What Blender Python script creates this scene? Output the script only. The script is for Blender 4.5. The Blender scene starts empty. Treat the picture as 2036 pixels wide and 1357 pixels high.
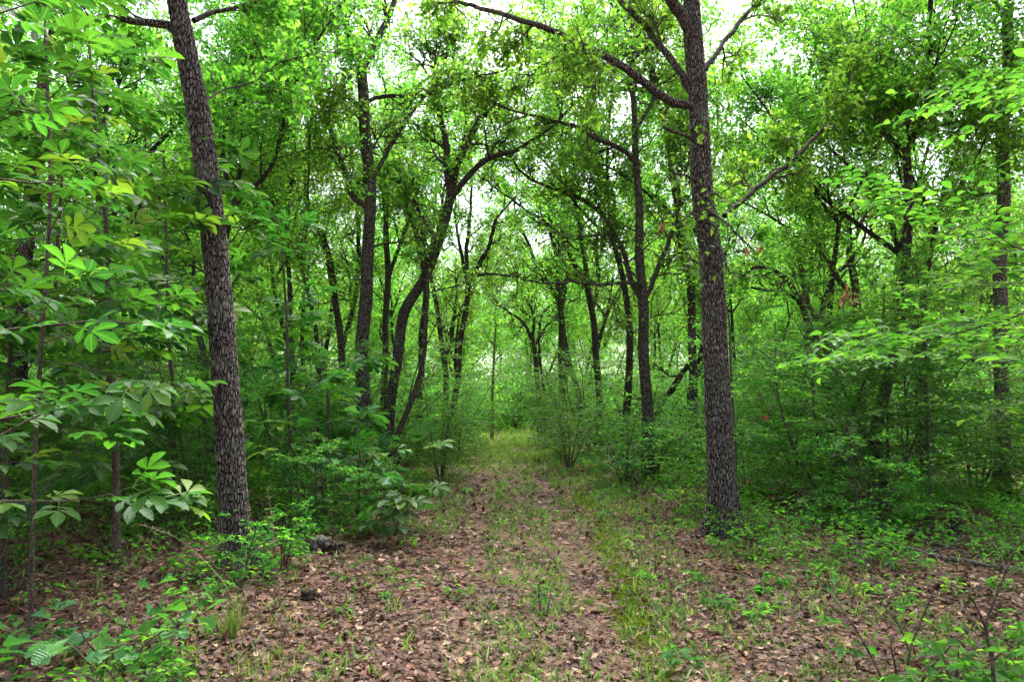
import bpy, math, random
import numpy as np
from mathutils import Vector, Matrix, noise as mn

R = math.radians
sc = bpy.context.scene
COL = sc.collection

# ------------------------------------------------------------------ camera
CAM_H, PITCH, LENS = 1.6, R(4.7), 24.0
cam_data = bpy.data.cameras.new("camera")
cam_data.lens, cam_data.sensor_width = LENS, 36.0
cam_data.clip_start, cam_data.clip_end = 0.05, 2000
cam = bpy.data.objects.new("camera", cam_data)
cam.location = (0, 0, CAM_H)
cam.rotation_euler = (R(90) + PITCH, 0, 0)
COL.objects.link(cam)
sc.camera = cam

# ------------------------------------------------------------------ world, sun, exposure
SUN_EL, SUN_ROT = R(60), R(15)
world = bpy.data.worlds.new("World")
sc.world = world
world.use_nodes = True
wn, wl = world.node_tree.nodes, world.node_tree.links
wn.clear()
sky = wn.new("ShaderNodeTexSky")
sky.sky_type = 'NISHITA'
sky.sun_disc = False
sky.sun_elevation, sky.sun_rotation = SUN_EL, SUN_ROT
sky.dust_density, sky.air_density = 3.0, 1.0
hs = wn.new("ShaderNodeHueSaturation")
hs.inputs['Saturation'].default_value = 0.45
bg = wn.new("ShaderNodeBackground")
bg.inputs['Strength'].default_value = 0.10
wo = wn.new("ShaderNodeOutputWorld")
wl.new(sky.outputs[0], hs.inputs['Color'])
wl.new(hs.outputs[0], bg.inputs['Color'])
wl.new(bg.outputs[0], wo.inputs['Surface'])

sun_data = bpy.data.lights.new("sun", 'SUN')
sun_data.energy, sun_data.angle, sun_data.color = 3.0, R(45), (1.0, 0.96, 0.9)
sun = bpy.data.objects.new("sun", sun_data)
# the veiled sun stands high ahead of the camera, so leaves glow from behind
az = SUN_ROT
sdir = Vector((math.sin(az) * math.cos(SUN_EL), math.cos(az) * math.cos(SUN_EL), math.sin(SUN_EL)))
sun.rotation_euler = sdir.to_track_quat('Z', 'Y').to_euler()
sun.location = (0, 0, 40)
COL.objects.link(sun)

sc.view_settings.view_transform = 'Standard'
sc.view_settings.look = 'None'
sc.view_settings.gamma = 1
sc.view_settings.exposure = 2.35
cy = sc.cycles
cy.max_bounces, cy.diffuse_bounces, cy.glossy_bounces, cy.transmission_bounces = 8, 7, 1, 4
cy.caustics_reflective = cy.caustics_refractive = False
cy.use_adaptive_sampling, cy.adaptive_threshold = True, 0.04
cy.sample_clamp_indirect = 4
cy.use_denoising = True
sc.render.use_persistent_data = False

# ------------------------------------------------------------------ pixel -> world
FX, CX, CY = 2036 * LENS / 36.0, 1018.0, 678.5
_c, _s = math.cos(PITCH), math.sin(PITCH)

def at(px, py, d):
    """Point seen at photo pixel (px, py) at world depth y = d."""
    v = (CY - py) / FX
    k = d / (_c - v * _s)
    return Vector(((px - CX) / FX * k, d, CAM_H + (_s + v * _c) * k))

def sstep(a, b, x):
    t = np.clip((x - a) / (b - a), 0, 1)
    return t * t * (3 - 2 * t)

def path_x(y):
    return 0.12 - 0.012 * y - 0.0016 * np.maximum(y - 22, 0) ** 2

def ground_h(x, y):
    x = np.asarray(x, float); y = np.asarray(y, float)
    px = x - path_x(y)
    h = 0.05 * np.sin(x * 0.7 + 1.3) * np.sin(y * 0.45 + 0.4) + 0.03 * np.sin(x * 1.9 + y * 1.1) + 0.012 * np.sin(4.3 * x - 2.7 * y)
    h = h * sstep(0.6, 3.0, np.abs(px))
    h = h + 0.10 * sstep(1.2, 3.2, px) * sstep(6, 12, y) + 0.05 * sstep(1.0, 3.0, -px)
    for r in (-0.42, 0.60):
        h = h - 0.045 * np.exp(-((px - r) / 0.17) ** 2)
    return h

def gh(x, y):
    return float(ground_h(x, y))

# ------------------------------------------------------------------ materials
def new_mat(name):
    m = bpy.data.materials.new(name)
    m.use_nodes = True
    m.node_tree.nodes.clear()
    return m, m.node_tree.nodes, m.node_tree.links

def ramp(n, stops):
    r = n.new("ShaderNodeValToRGB")
    el = r.color_ramp.elements
    el[0].position, el[0].color = stops[0][0], (*stops[0][1], 1)
    el[1].position, el[1].color = stops[-1][0], (*stops[-1][1], 1)
    for p, c in stops[1:-1]:
        e = el.new(p)
        e.color = (*c, 1)
    return r

def leaf_mat(name, stops, trans=0.42, tcol=(1.9, 2.1, 0.9), rough=0.45, spec=0.35, tint=0.12, bump=False):
    # bump: near leaves, which show their midrib and side veins
    m, n, l = new_mat(name)
    at_ = n.new("ShaderNodeAttribute"); at_.attribute_name = "v"
    cr = ramp(n, stops)
    l.new(at_.outputs['Fac'], cr.inputs['Fac'])
    oi = n.new("ShaderNodeObjectInfo")
    mr = n.new("ShaderNodeMapRange")
    mr.inputs['To Min'].default_value, mr.inputs['To Max'].default_value = 1 - tint * 1.4, 1 + tint * 1.4
    l.new(oi.outputs['Random'], mr.inputs['Value'])
    mr2 = n.new("ShaderNodeMapRange")
    mr2.inputs['To Min'].default_value, mr2.inputs['To Max'].default_value = 0.5 - tint * 0.12, 0.5 + tint * 0.12
    l.new(oi.outputs['Random'], mr2.inputs['Value'])
    hv = n.new("ShaderNodeHueSaturation")
    l.new(cr.outputs[0], hv.inputs['Color']); l.new(mr.outputs[0], hv.inputs['Value']); l.new(mr2.outputs[0], hv.inputs['Hue'])
    pb = n.new("ShaderNodeBsdfPrincipled")
    pb.inputs['Roughness'].default_value = rough
    pb.inputs['Specular IOR Level'].default_value = spec
    l.new(hv.outputs[0], pb.inputs['Base Color'])
    if bump:
        va = n.new("ShaderNodeAttribute"); va.attribute_name = "leaf_xy"
        sx = n.new("ShaderNodeSeparateXYZ"); l.new(va.outputs['Vector'], sx.inputs[0])
        def mth(op, a, b=None, c=None):
            k = n.new("ShaderNodeMath"); k.operation = op
            for q, w in enumerate((a, b, c)):
                if w is None: continue
                if isinstance(w, (int, float)): k.inputs[q].default_value = w
                else: l.new(w, k.inputs[q])
            return k.outputs[0]
        ay = mth('ABSOLUTE', sx.outputs[1])
        midrib = mth('LESS_THAN', ay, .014)
        ph = mth('SINE', mth('MULTIPLY', mth('SUBTRACT', sx.outputs[0], mth('MULTIPLY', ay, .75)), 62.0))
        vein = mth('GREATER_THAN', ph, .93)
        vv = mth('MAXIMUM', midrib, mth('MULTIPLY', vein, .5))
        mv = n.new("ShaderNodeMix"); mv.data_type = 'RGBA'; mv.inputs['B'].default_value = (.17, .30, .07, 1)
        l.new(mth('MULTIPLY', vv, .35), mv.inputs['Factor']); l.new(cr.outputs[0], mv.inputs['A']); l.new(mv.outputs['Result'], hv.inputs['Color'])
        bp = n.new("ShaderNodeBump"); bp.inputs['Strength'].default_value = 0.3; bp.inputs['Distance'].default_value = 0.003
        l.new(ph, bp.inputs['Height']); l.new(bp.outputs[0], pb.inputs['Normal'])
    out = n.new("ShaderNodeOutputMaterial")
    if trans > 0:
        mu = n.new("ShaderNodeMix"); mu.data_type = 'RGBA'; mu.blend_type = 'MULTIPLY'
        mu.inputs['Factor'].default_value = 1
        mu.inputs['B'].default_value = (*tcol, 1)
        l.new(hv.outputs[0], mu.inputs['A'])
        tb = n.new("ShaderNodeBsdfTranslucent")
        l.new(mu.outputs['Result'], tb.inputs['Color'])
        mx = n.new("ShaderNodeMixShader"); mx.inputs[0].default_value = trans
        l.new(pb.outputs[0], mx.inputs[1]); l.new(tb.outputs[0], mx.inputs[2])
        l.new(mx.outputs[0], out.inputs['Surface'])
    else:
        l.new(pb.outputs[0], out.inputs['Surface'])
    return m

M = {}
M['oak'] = leaf_mat('oak_leaf', [(0, (.040, .125, .018)), (.5, (.088, .220, .026)), (.85, (.148, .298, .036)), (1, (.23, .36, .06))], trans=.6, tcol=(2.0, 2.2, 1.3), tint=.13, rough=.45, spec=.28)
M['hickory'] = leaf_mat('hickory_leaf', [(0, (.016, .075, .020)), (.6, (.034, .125, .021)), (.9, (.062, .175, .022)), (1, (.14, .21, .03))], trans=0.46, bump=True)
M['elm'] = leaf_mat('elm_leaf', [(0, (.020, .082, .014)), (.6, (.050, .148, .022)), (1, (.105, .220, .03))], trans=0.52, spec=.2, rough=0.45, bump=True)
M['shrub'] = leaf_mat('shrub_leaf', [(0, (.036, .135, .028)), (.55, (.070, .225, .034)), (.9, (.125, .295, .034)), (1, (.21, .36, .04))], trans=0.58, tcol=(2.0, 2.2, 1.0), spec=.15)
M['blackjack'] = leaf_mat('young_oak_leaf', [(0, (.030, .120, .040)), (.6, (.055, .170, .045)), (1, (.10, .230, .035))], trans=0.35, rough=0.4, bump=True)
M['grass'] = leaf_mat('grass_blade', [(0, (.06, .13, .025)), (.5, (.12, .22, .045)), (.85, (.20, .29, .08)), (1, (.38, .34, .16))], trans=0.35, rough=0.5)
M['moss'] = leaf_mat('moss_tip', [(0, (.07, .10, .014)), (.6, (.13, .16, .020)), (1, (.22, .25, .03))], trans=.3, rough=.7, spec=.1)
M['straw'] = leaf_mat('straw', [(0, (.22, .17, .09)), (1, (.36, .29, .18))], trans=0.1, rough=0.6)
M['litter'] = leaf_mat('dead_leaf', [(0, (.045, .022, .016)), (.3, (.058, .027, .018)), (.62, (.112, .053, .036)), (.88, (.185, .104, .074)), (.97, (.38, .26, .20)), (1, (.36, .22, .08))],
                       trans=0.08, tcol=(1.3, 1.0, .7), rough=0.6, spec=0.3)
M['hanging'] = leaf_mat('withered_leaf', [(0, (.10, .045, .02)), (1, (.34, .18, .09))], trans=0.2, tcol=(1.5, 1.1, .6), rough=0.6)

def bark_mat(name, dark, mid, light, sx=50.0, stretch=0.30, bump=1.0, lich=0.25, disp=0):
    m, n, l = new_mat(name)
    tc = n.new("ShaderNodeTexCoord")
    mp = n.new("ShaderNodeMapping"); mp.inputs['Scale'].default_value = (1, 1, stretch)
    l.new(tc.outputs['Object'], mp.inputs['Vector'])
    dn = n.new("ShaderNodeTexNoise"); dn.inputs['Scale'].default_value = 9; dn.inputs['Detail'].default_value = 3
    l.new(mp.outputs[0], dn.inputs['Vector'])
    ad = n.new("ShaderNodeVectorMath"); ad.operation = 'MULTIPLY_ADD'
    ad.inputs[1].default_value = (.045, .045, .045)
    l.new(dn.outputs['Color'], ad.inputs[0]); l.new(mp.outputs[0], ad.inputs[2])
    vo = n.new("ShaderNodeTexVoronoi"); vo.feature = 'DISTANCE_TO_EDGE'; vo.inputs['Scale'].default_value = sx
    l.new(ad.outputs[0], vo.inputs['Vector'])
    vr = n.new("ShaderNodeMapRange"); vr.inputs['From Max'].default_value = 0.16
    l.new(vo.outputs['Distance'], vr.inputs['Value'])
    fn = n.new("ShaderNodeTexNoise"); fn.inputs['Scale'].default_value = 55; fn.inputs['Detail'].default_value = 6
    l.new(mp.outputs[0], fn.inputs['Vector'])
    ml = n.new("ShaderNodeMath"); ml.operation = 'MULTIPLY'
    l.new(vr.outputs[0], ml.inputs[0]); l.new(fn.outputs[0], ml.inputs[1])
    cr = ramp(n, [(0.08, dark), (.35, mid), (.62, light)])
    l.new(ml.outputs[0], cr.inputs['Fac'])
    # pale lichen patches
    ln = n.new("ShaderNodeTexNoise"); ln.inputs['Scale'].default_value = 3.2; ln.inputs['Detail'].default_value = 8; ln.inputs['Roughness'].default_value = 0.72
    l.new(tc.outputs['Object'], ln.inputs['Vector'])
    lr = n.new("ShaderNodeMapRange"); lr.inputs['From Min'].default_value = 0.54; lr.inputs['From Max'].default_value = 0.66; lr.inputs['To Max'].default_value = lich
    l.new(ln.outputs[0], lr.inputs['Value'])
    mx = n.new("ShaderNodeMix"); mx.data_type = 'RGBA'
    mx.inputs['B'].default_value = (.20, .24, .17, 1)
    l.new(lr.outputs[0], mx.inputs['Factor']); l.new(cr.outputs[0], mx.inputs['A'])
    pb = n.new("ShaderNodeBsdfPrincipled"); pb.inputs['Roughness'].default_value = 0.9; pb.inputs['Specular IOR Level'].default_value = 0.15
    l.new(mx.outputs['Result'], pb.inputs['Base Color'])
    bp = n.new("ShaderNodeBump"); bp.inputs['Strength'].default_value = bump; bp.inputs['Distance'].default_value = 0.02
    l.new(ml.outputs[0], bp.inputs['Height']); l.new(bp.outputs[0], pb.inputs['Normal'])
    out = n.new("ShaderNodeOutputMaterial"); l.new(pb.outputs[0], out.inputs['Surface'])
    if disp:
        dp = n.new("ShaderNodeDisplacement"); dp.inputs['Scale'].default_value = disp; dp.inputs['Midlevel'].default_value = .4
        l.new(ml.outputs[0], dp.inputs['Height']); l.new(dp.outputs[0], out.inputs['Displacement'])
        m.displacement_method = 'BOTH'
    return m

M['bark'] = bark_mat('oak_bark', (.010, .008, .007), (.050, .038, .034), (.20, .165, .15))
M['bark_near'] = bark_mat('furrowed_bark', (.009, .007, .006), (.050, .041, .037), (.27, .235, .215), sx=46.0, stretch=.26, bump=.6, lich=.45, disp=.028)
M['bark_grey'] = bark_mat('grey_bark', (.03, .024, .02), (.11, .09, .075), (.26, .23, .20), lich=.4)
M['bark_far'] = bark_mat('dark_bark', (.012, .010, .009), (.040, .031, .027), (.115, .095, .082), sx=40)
M['twig'] = bark_mat('twig_bark', (.035, .026, .02), (.075, .058, .045), (.14, .115, .09), sx=60, stretch=.5, bump=.3)
M['deadwood'] = bark_mat('dead_wood', (.05, .045, .04), (.10, .09, .08), (.19, .175, .16), sx=30, stretch=.15, bump=.6)
M['rotten'] = bark_mat('rotten_wood', (.012, .009, .007), (.04, .03, .024), (.11, .09, .08), sx=18, stretch=.6)

def ground_mat(name, soil=False):
    m, n, l = new_mat(name)
    tc = n.new("ShaderNodeTexCoord")
    vo = n.new("ShaderNodeTexVoronoi"); vo.inputs['Scale'].default_value = 19; vo.inputs['Randomness'].default_value = 1
    dn = n.new("ShaderNodeTexNoise"); dn.inputs['Scale'].default_value = 14; dn.inputs['Detail'].default_value = 4
    l.new(tc.outputs['Object'], dn.inputs['Vector'])
    ad = n.new("ShaderNodeVectorMath"); ad.operation = 'MULTIPLY_ADD'; ad.inputs[1].default_value = (.12, .12, .12)
    l.new(dn.outputs['Color'], ad.inputs[0]); l.new(tc.outputs['Object'], ad.inputs[2]); l.new(ad.outputs[0], vo.inputs['Vector'])
    sp = n.new("ShaderNodeSeparateColor"); l.new(vo.outputs['Color'], sp.inputs[0])
    if soil:
        cr = ramp(n, [(0, (.075, .042, .030)), (.5, (.13, .078, .055)), (1, (.22, .145, .105))])
    else:
        cr = ramp(n, [(0, (.035, .020, .014)), (.4, (.10, .050, .034)), (.8, (.20, .105, .075)), (1, (.30, .19, .14))])
    l.new(sp.outputs[0], cr.inputs['Fac'])
    big = n.new("ShaderNodeTexNoise"); big.inputs['Scale'].default_value = 0.8; big.inputs['Detail'].default_value = 8; big.inputs['Roughness'].default_value = .7
    l.new(tc.outputs['Object'], big.inputs['Vector'])
    br = n.new("ShaderNodeMapRange"); br.inputs['From Min'].default_value = .5; br.inputs['From Max'].default_value = .62; br.inputs['To Max'].default_value = .55 if not soil else .35
    l.new(big.outputs[0], br.inputs['Value'])
    mx = n.new("ShaderNodeMix"); mx.data_type = 'RGBA'; mx.inputs['B'].default_value = (.055, .085, .022, 1)
    l.new(br.outputs[0], mx.inputs['Factor']); l.new(cr.outputs[0], mx.inputs['A'])
    pb = n.new("ShaderNodeBsdfPrincipled"); pb.inputs['Roughness'].default_value = .95; pb.inputs['Specular IOR Level'].default_value = .1
    l.new(mx.outputs['Result'], pb.inputs['Base Color'])
    fn = n.new("ShaderNodeTexNoise"); fn.inputs['Scale'].default_value = 45; fn.inputs['Detail'].default_value = 6
    l.new(tc.outputs['Object'], fn.inputs['Vector'])
    bp = n.new("ShaderNodeBump"); bp.inputs['Strength'].default_value = .8; bp.inputs['Distance'].default_value = .02
    l.new(fn.outputs[0], bp.inputs['Height']); l.new(bp.outputs[0], pb.inputs['Normal'])
    out = n.new("ShaderNodeOutputMaterial"); l.new(pb.outputs[0], out.inputs['Surface'])
    return m
M['ground'] = ground_mat('forest_floor')
M['soil'] = ground_mat('path_soil', True)

# ------------------------------------------------------------------ mesh helpers
def mesh_np(name, verts, tris, mat, v=None, smooth=False, quads=None, xy=None):
    me = bpy.data.meshes.new(name)
    polys = tris if quads is None else quads
    k = polys.shape[1]
    me.vertices.add(len(verts)); me.vertices.foreach_set('co', np.ascontiguousarray(verts, np.float32).ravel())
    me.loops.add(polys.size); me.loops.foreach_set('vertex_index', np.ascontiguousarray(polys, np.int32).ravel())
    me.polygons.add(len(polys)); me.polygons.foreach_set('loop_start', np.arange(0, polys.size, k, dtype=np.int32))
    if smooth:
        me.polygons.foreach_set('use_smooth', np.ones(len(polys), bool))
    if v is not None:
        a = me.attributes.new('v', 'FLOAT', 'FACE')
        a.data.foreach_set('value', np.ascontiguousarray(v, np.float32))
    if xy is not None:
        a = me.attributes.new('leaf_xy', 'FLOAT_VECTOR', 'POINT')
        a.data.foreach_set('vector', np.ascontiguousarray(xy, np.float32).ravel())
    me.update(calc_edges=True)
    me.materials.append(mat)
    return me

def obj(name, me, parent=None, loc=None):
    o = bpy.data.objects.new(name, me)
    COL.objects.link(o)
    if parent is not None:
        o.parent = parent
    if loc is not None:
        o.location = loc
    return o

def tag(o, label=None, cat=None, group=None, kind=None):
    for k, val in (('label', label), ('category', cat), ('group', group), ('kind', kind)):
        if val:
            o[k] = val
    return o

def norm(a):
    return a / np.maximum(np.linalg.norm(a, axis=-1, keepdims=True), 1e-9)

# leaf templates: (verts along +X length 1, tris)
def outline(pts, fold=0.12, curl=0.10):
    """Half outlines mirrored about the midrib: list of (x, y>0)."""
    xs = [p[0] for p in pts]
    V, T = [], []
    mid = [(x, 0.0) for x in xs]
    for x, y in mid:
        V.append((x, 0, -curl * (x ** 2)))
    nm = len(xs)
    for s in (1, -1):
        o = len(V)
        for x, y in pts:
            V.append((x, s * y, fold * y * 2 - curl * x * x))
        for i in range(nm - 1):
            a, b, c, d = i, i + 1, o + i + 1, o + i
            if s > 0:
                T += [(a, b, c), (a, c, d)]
            else:
                T += [(a, c, b), (a, d, c)]
    return np.array(V, float), np.array(T, int)

LEAF = {
    # post oak: cross-like lobes
    'oak': outline([(0, .01), (.22, .05), (.34, .17), (.44, .10), (.55, .30), (.70, .27), (.74, .12), (.86, .19), (1.0, .05)], .25, .15),
    'oak_lo': (np.array([(0, 0, 0), (.45, .28, .08), (.6, 0, -.03), (.45, -.28, .08), (1, .12, -.1), (1, -.14, -.1)], float),
               np.array([(0, 2, 1), (0, 3, 2), (1, 2, 4), (2, 3, 5)])),
    'elm': outline([(0, .005), (.15, .15), (.38, .25), (.62, .23), (.82, .13), (1.0, .003)], .3, .18),
    'elm_lo': (np.array([(0, 0, 0), (.45, .24, .07), (1, 0, -.12), (.45, -.24, .07)], float), np.array([(0, 3, 1), (1, 3, 2)])),
    'blackjack': outline([(0, .015), (.15, .05), (.32, .10), (.42, .17), (.50, .19), (.57, .15), (.64, .19), (.70, .29), (.77, .35), (.85, .36), (.91, .31), (.94, .22), (.99, .20), (1.04, .13), (1.06, .03)], .2, .22),
    'bobbly': outline([(0, .01), (.25, .12), (.5, .26), (.75, .22), (1.0, .02)], .35, .25),
    'blade': (np.array([(0, -.03, 0), (0, .03, 0), (.55, .032, .0), (.55, -.032, .0), (1, 0, -.22)], float), np.array([(0, 2, 1), (0, 3, 2), (3, 4, 2)])),
}
def hickory_leaf():
    lv, lt = outline([(0, .005), (.2, .09), (.45, .19), (.68, .25), (.86, .17), (1.0, .005)], .22, .20)
    V, T, o = [], [], 0
    # petiole
    for a, b, w in (((-0.55, 0, .02), (.22, 0, 0), .008),):
        a, b = np.array(a), np.array(b)
        V.append(np.array([a + (0, w, 0), a - (0, w, 0), b - (0, w, 0), b + (0, w, 0)])); T.append(np.array([(0, 1, 2), (0, 2, 3)])); o = 4
    for base, ang, s, dz in ((.22, 0, .80, 0), (.20, 58, .72, .02), (.20, -58, .72, -.02), (-.02, 78, .48, 0), (-.02, -78, .48, .02)):
        c, q = math.cos(R(ang)), math.sin(R(ang))
        P = lv * s
        X = P[:, 0] * c - P[:, 1] * q + base
        Y = P[:, 0] * q + P[:, 1] * c
        V.append(np.stack([X, Y, P[:, 2] + dz], 1)); T.append(lt + o); o += len(lv)
    return np.concatenate(V), np.concatenate(T)
LEAF['hickory'] = hickory_leaf()
_hl = outline([(0, .005), (.2, .09), (.45, .19), (.68, .25), (.86, .17), (1.0, .005)], .22, .20)[0]
LEAFXY = {'hickory': np.concatenate([np.zeros((4, 3))] + [_hl * (1, .8, 1)] * 5)}
def litter_leaf(seed):
    v, t = outline([(0, .02), (.2, .05), (.33, .20), (.42, .08), (.56, .31), (.66, .28), (.70, .10), (.84, .21), (1.0, .04)], 0, 0)
    r = random.Random(seed)
    v = v.copy()
    a, b, c = r.uniform(-.5, .9), r.uniform(-.9, .9), r.uniform(-1, 1)
    v[:, 2] = a * (v[:, 1] ** 2) * 2.2 + b * (v[:, 0] - .5) ** 2 * 1.1 + c * v[:, 1] * (v[:, 0] - .5)
    return v, t
for i in range(5):
    LEAF['litter%d' % i] = litter_leaf(i)

def leaf_mesh(name, kind, pos, axis, nrm, size, mat, v=None, rng=None, width=None):
    """Scatter copies of one leaf shape as a single leafy mesh."""
    T, F = LEAF[kind]
    pos = np.asarray(pos, float); N = len(pos)
    X = norm(np.asarray(axis, float))
    nrm = np.asarray(nrm, float)
    Z = nrm - X * np.sum(nrm * X, 1, keepdims=True)
    Z = norm(Z + 1e-6)
    Y = np.cross(Z, X)
    s = np.asarray(size, float)[:, None, None]
    w = 1.0 if width is None else np.asarray(width)[:, None, None]
    verts = pos[:, None, :] + s * (T[None, :, 0, None] * X[:, None, :] + w * T[None, :, 1, None] * Y[:, None, :] + T[None, :, 2, None] * Z[:, None, :])
    tris = (F[None] + (np.arange(N) * len(T))[:, None, None]).reshape(-1, 3)
    if v is None:
        v = rng.random(N)
    xy = np.tile(LEAFXY.get(kind, T), (N, 1)) if mat in (M['hickory'], M['elm'], M['blackjack']) else None
    return mesh_np(name, verts.reshape(-1, 3), tris, mat, np.repeat(v, len(F)), xy=xy)

class Wood:
    """Collects tapering tubes and joins those of one tree part into one mesh."""
    def __init__(self):
        self.t = {}
    def tube(self, pts, rad, sides=None):
        if sides is None:
            r = rad[0]
            sides = 10 if r > .05 else 7 if r > .025 else 5 if r > .01 else 3
        self.t.setdefault((len(pts), sides), []).append((pts, rad))
    def mesh(self, name, mat, rough=0.0, flare=0.0, seed=0):
        VV, QQ, off = [], [], 0
        for (n, k), L in self.t.items():
            P = np.array([[tuple(p) for p in a] for a, _ in L], float)
            Rr = np.array([list(b) for _, b in L], float)
            T = np.empty_like(P)
            T[:, 1:-1] = P[:, 2:] - P[:, :-2]; T[:, 0] = P[:, 1] - P[:, 0]; T[:, -1] = P[:, -1] - P[:, -2]
            T = norm(T)
            md = np.abs(norm(P[:, -1] - P[:, 0]))
            ref = np.zeros((len(L), 3)); ref[np.arange(len(L)), np.argmin(md, 1)] = 1
            A = norm(np.cross(T, np.broadcast_to(ref[:, None], T.shape)))
            B = np.cross(T, A)
            th = np.linspace(0, 2 * math.pi, k, endpoint=False)
            rr = np.broadcast_to(Rr[:, :, None], (len(L), n, k)).copy()
            if rough > 0:
                z = P[:, :, 2][:, :, None]
                q = th[None, None, :]
                rr *= 1 + rough * (np.sin(3 * q + 1.7 * z + seed) * .5 + np.sin(5 * q - 2.9 * z + 2 * seed) * .35 + np.sin(2 * q + 6.1 * z) * .4 + .3 * np.sin(9 * q + 5 * z))
                if flare > 0:
                    z0 = z - P[:, :1, 2][:, :, None]
                    rr *= 1 + flare * np.exp(-np.maximum(z0, 0) / .19) * (1 + .55 * np.sin(5 * q + seed) + .3 * np.sin(3 * q + 2))
            V = P[:, :, None] + rr[..., None] * (np.cos(th)[None, None, :, None] * A[:, :, None] + np.sin(th)[None, None, :, None] * B[:, :, None])
            i, j = np.meshgrid(np.arange(n - 1), np.arange(k), indexing='ij')
            j2 = (j + 1) % k
            q = np.stack([i * k + j, i * k + j2, (i + 1) * k + j2, (i + 1) * k + j], -1).reshape(-1, 4)
            QQ.append((q[None] + (np.arange(len(L)) * n * k)[:, None, None]).reshape(-1, 4) + off)
            VV.append(V.reshape(-1, 3)); off += V.size // 3
        return mesh_np(name, np.concatenate(VV), None, mat, smooth=True, quads=np.concatenate(QQ))

def catmull(pts, step):
    """Smooth a list of (Vector, radius) to points every `step` metres."""
    P = [p for p, _ in pts]; Q = [r for _, r in pts]
    P = [P[0] * 2 - P[1]] + P + [P[-1] * 2 - P[-2]]; Q = [Q[0]] + Q + [Q[-1]]
    out, rad = [], []
    for i in range(1, len(P) - 2):
        a, b, c, d = P[i - 1:i + 3]
        n = max(1, int(round((c - b).length / step)))
        for k in range(n):
            t = k / n
            out.append(0.5 * ((2 * b) + (c - a) * t + (2 * a - 5 * b + 4 * c - d) * t * t + (3 * b - a - 3 * c + d) * t ** 3))
            rad.append(Q[i] + (Q[i + 1] - Q[i]) * t)
    out.append(P[-2]); rad.append(Q[-2])
    return out, rad

# ------------------------------------------------------------------ growth
def rvec(r):
    return Vector((r.gauss(0, 1), r.gauss(0, 1), r.gauss(0, 1)))

def perp(d, r, flat=0.0):
    while True:
        v = rvec(r); v.z *= (1 - flat)
        v = v - d * v.dot(d)
        if v.length > .2:
            return v.normalized()

# per level: segment length, wander, upward pull, children, length ratio, branch angle
OAK = dict(seg=[.34, .24, .16, .11], wander=[.27, .32, .34, .34], up=[.05, .05, .04, .03], kids=[10, 8, 6], ratio=[.56, .56, .50], ang=[54, 52, 50], last=3)

def grow(W, tips, p, d, L, rad, lvl, P, r, lim=None):
    n = max(3, min(11, int(L / P['seg'][lvl]) + 1))
    pts, rr = [p.copy()], [rad]
    d = d.normalized(); step = L / (n - 1)
    for i in range(1, n):
        d = (d + rvec(r) * P['wander'][lvl] * .8 + Vector((0, 0, P['up'][lvl]))).normalized()
        p = p + d * step
        pts.append(p.copy()); rr.append(max(.0035, rad * (1 - .70 * i / (n - 1))))
    W.tube(pts, rr)
    branch_off(W, tips, pts, rr, L, lvl, P, r)

def branch_off(W, tips, pts, rr, L, lvl, P, r, lo=.2, kids=None, lenk=None):
    n = len(pts)
    if lvl >= P['last']:
        for i in range(1, n):
            tips.append((pts[i], (pts[i] - pts[i - 1])))
        return
    k = kids if kids is not None else max(2, int(P['kids'][lvl] * r.uniform(.75, 1.2)))
    for j in range(k):
        t = lo + (1 - lo) * (j + r.random()) / k
        if j == k - 1: t = .98
        f = t * (n - 1); i = min(n - 2, int(f)); u = f - i
        q = pts[i].lerp(pts[i + 1], u)
        dd = (pts[i + 1] - pts[i]).normalized()
        a = R(P['ang'][lvl] * r.uniform(.6, 1.3))
        if t > .95: a *= .35
        nd = dd * math.cos(a) + perp(dd, r, .25) * math.sin(a)
        nl = (lenk or L) * P['ratio'][lvl] * (1.15 - .6 * t) * r.uniform(.75, 1.25)
        grow(W, tips, q, nd, nl, max(.003, rr[i] * .72 if t < .95 else rr[i] * .9), lvl + 1, P, r)

def crown_mesh(name, kind, tips, k, size, mat, rng, upbias=.9, spread=.07, v=None):
    P = np.array([tuple(p) for p, _ in tips]); D = norm(np.array([tuple(d) for _, d in tips]))
    P = np.repeat(P, k, 0); D = np.repeat(D, k, 0); N = len(P)
    A = D * .55 + rng.normal(size=(N, 3)) * .62 + np.array([0, 0, -.05])
    Z = rng.normal(size=(N, 3)) * .8 + np.array([0, 0, upbias])
    P = P + rng.normal(size=(N, 3)) * spread
    S = size * rng.uniform(.65, 1.2, N)
    return leaf_mesh(name, kind, P, A, Z, S, mat, rng.random(N) ** 1.1, rng)

def new_thing(name, loc, label, cat, group=None):
    e = bpy.data.objects.new(name, None)
    e.empty_display_size = .2
    e.location = loc
    COL.objects.link(e)
    return tag(e, label, cat, group)

def local(me, loc):
    """Shift mesh data so it sits relative to its thing's base."""
    me.transform(Matrix.Translation(-Vector(loc)))
    return me

# ------------------------------------------------------------------ ground and path
def axis_steps(segs):
    out = []
    for a, b, s in segs:
        out += list(np.arange(a, b, s))
    return np.array(out + [segs[-1][1]])

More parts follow.
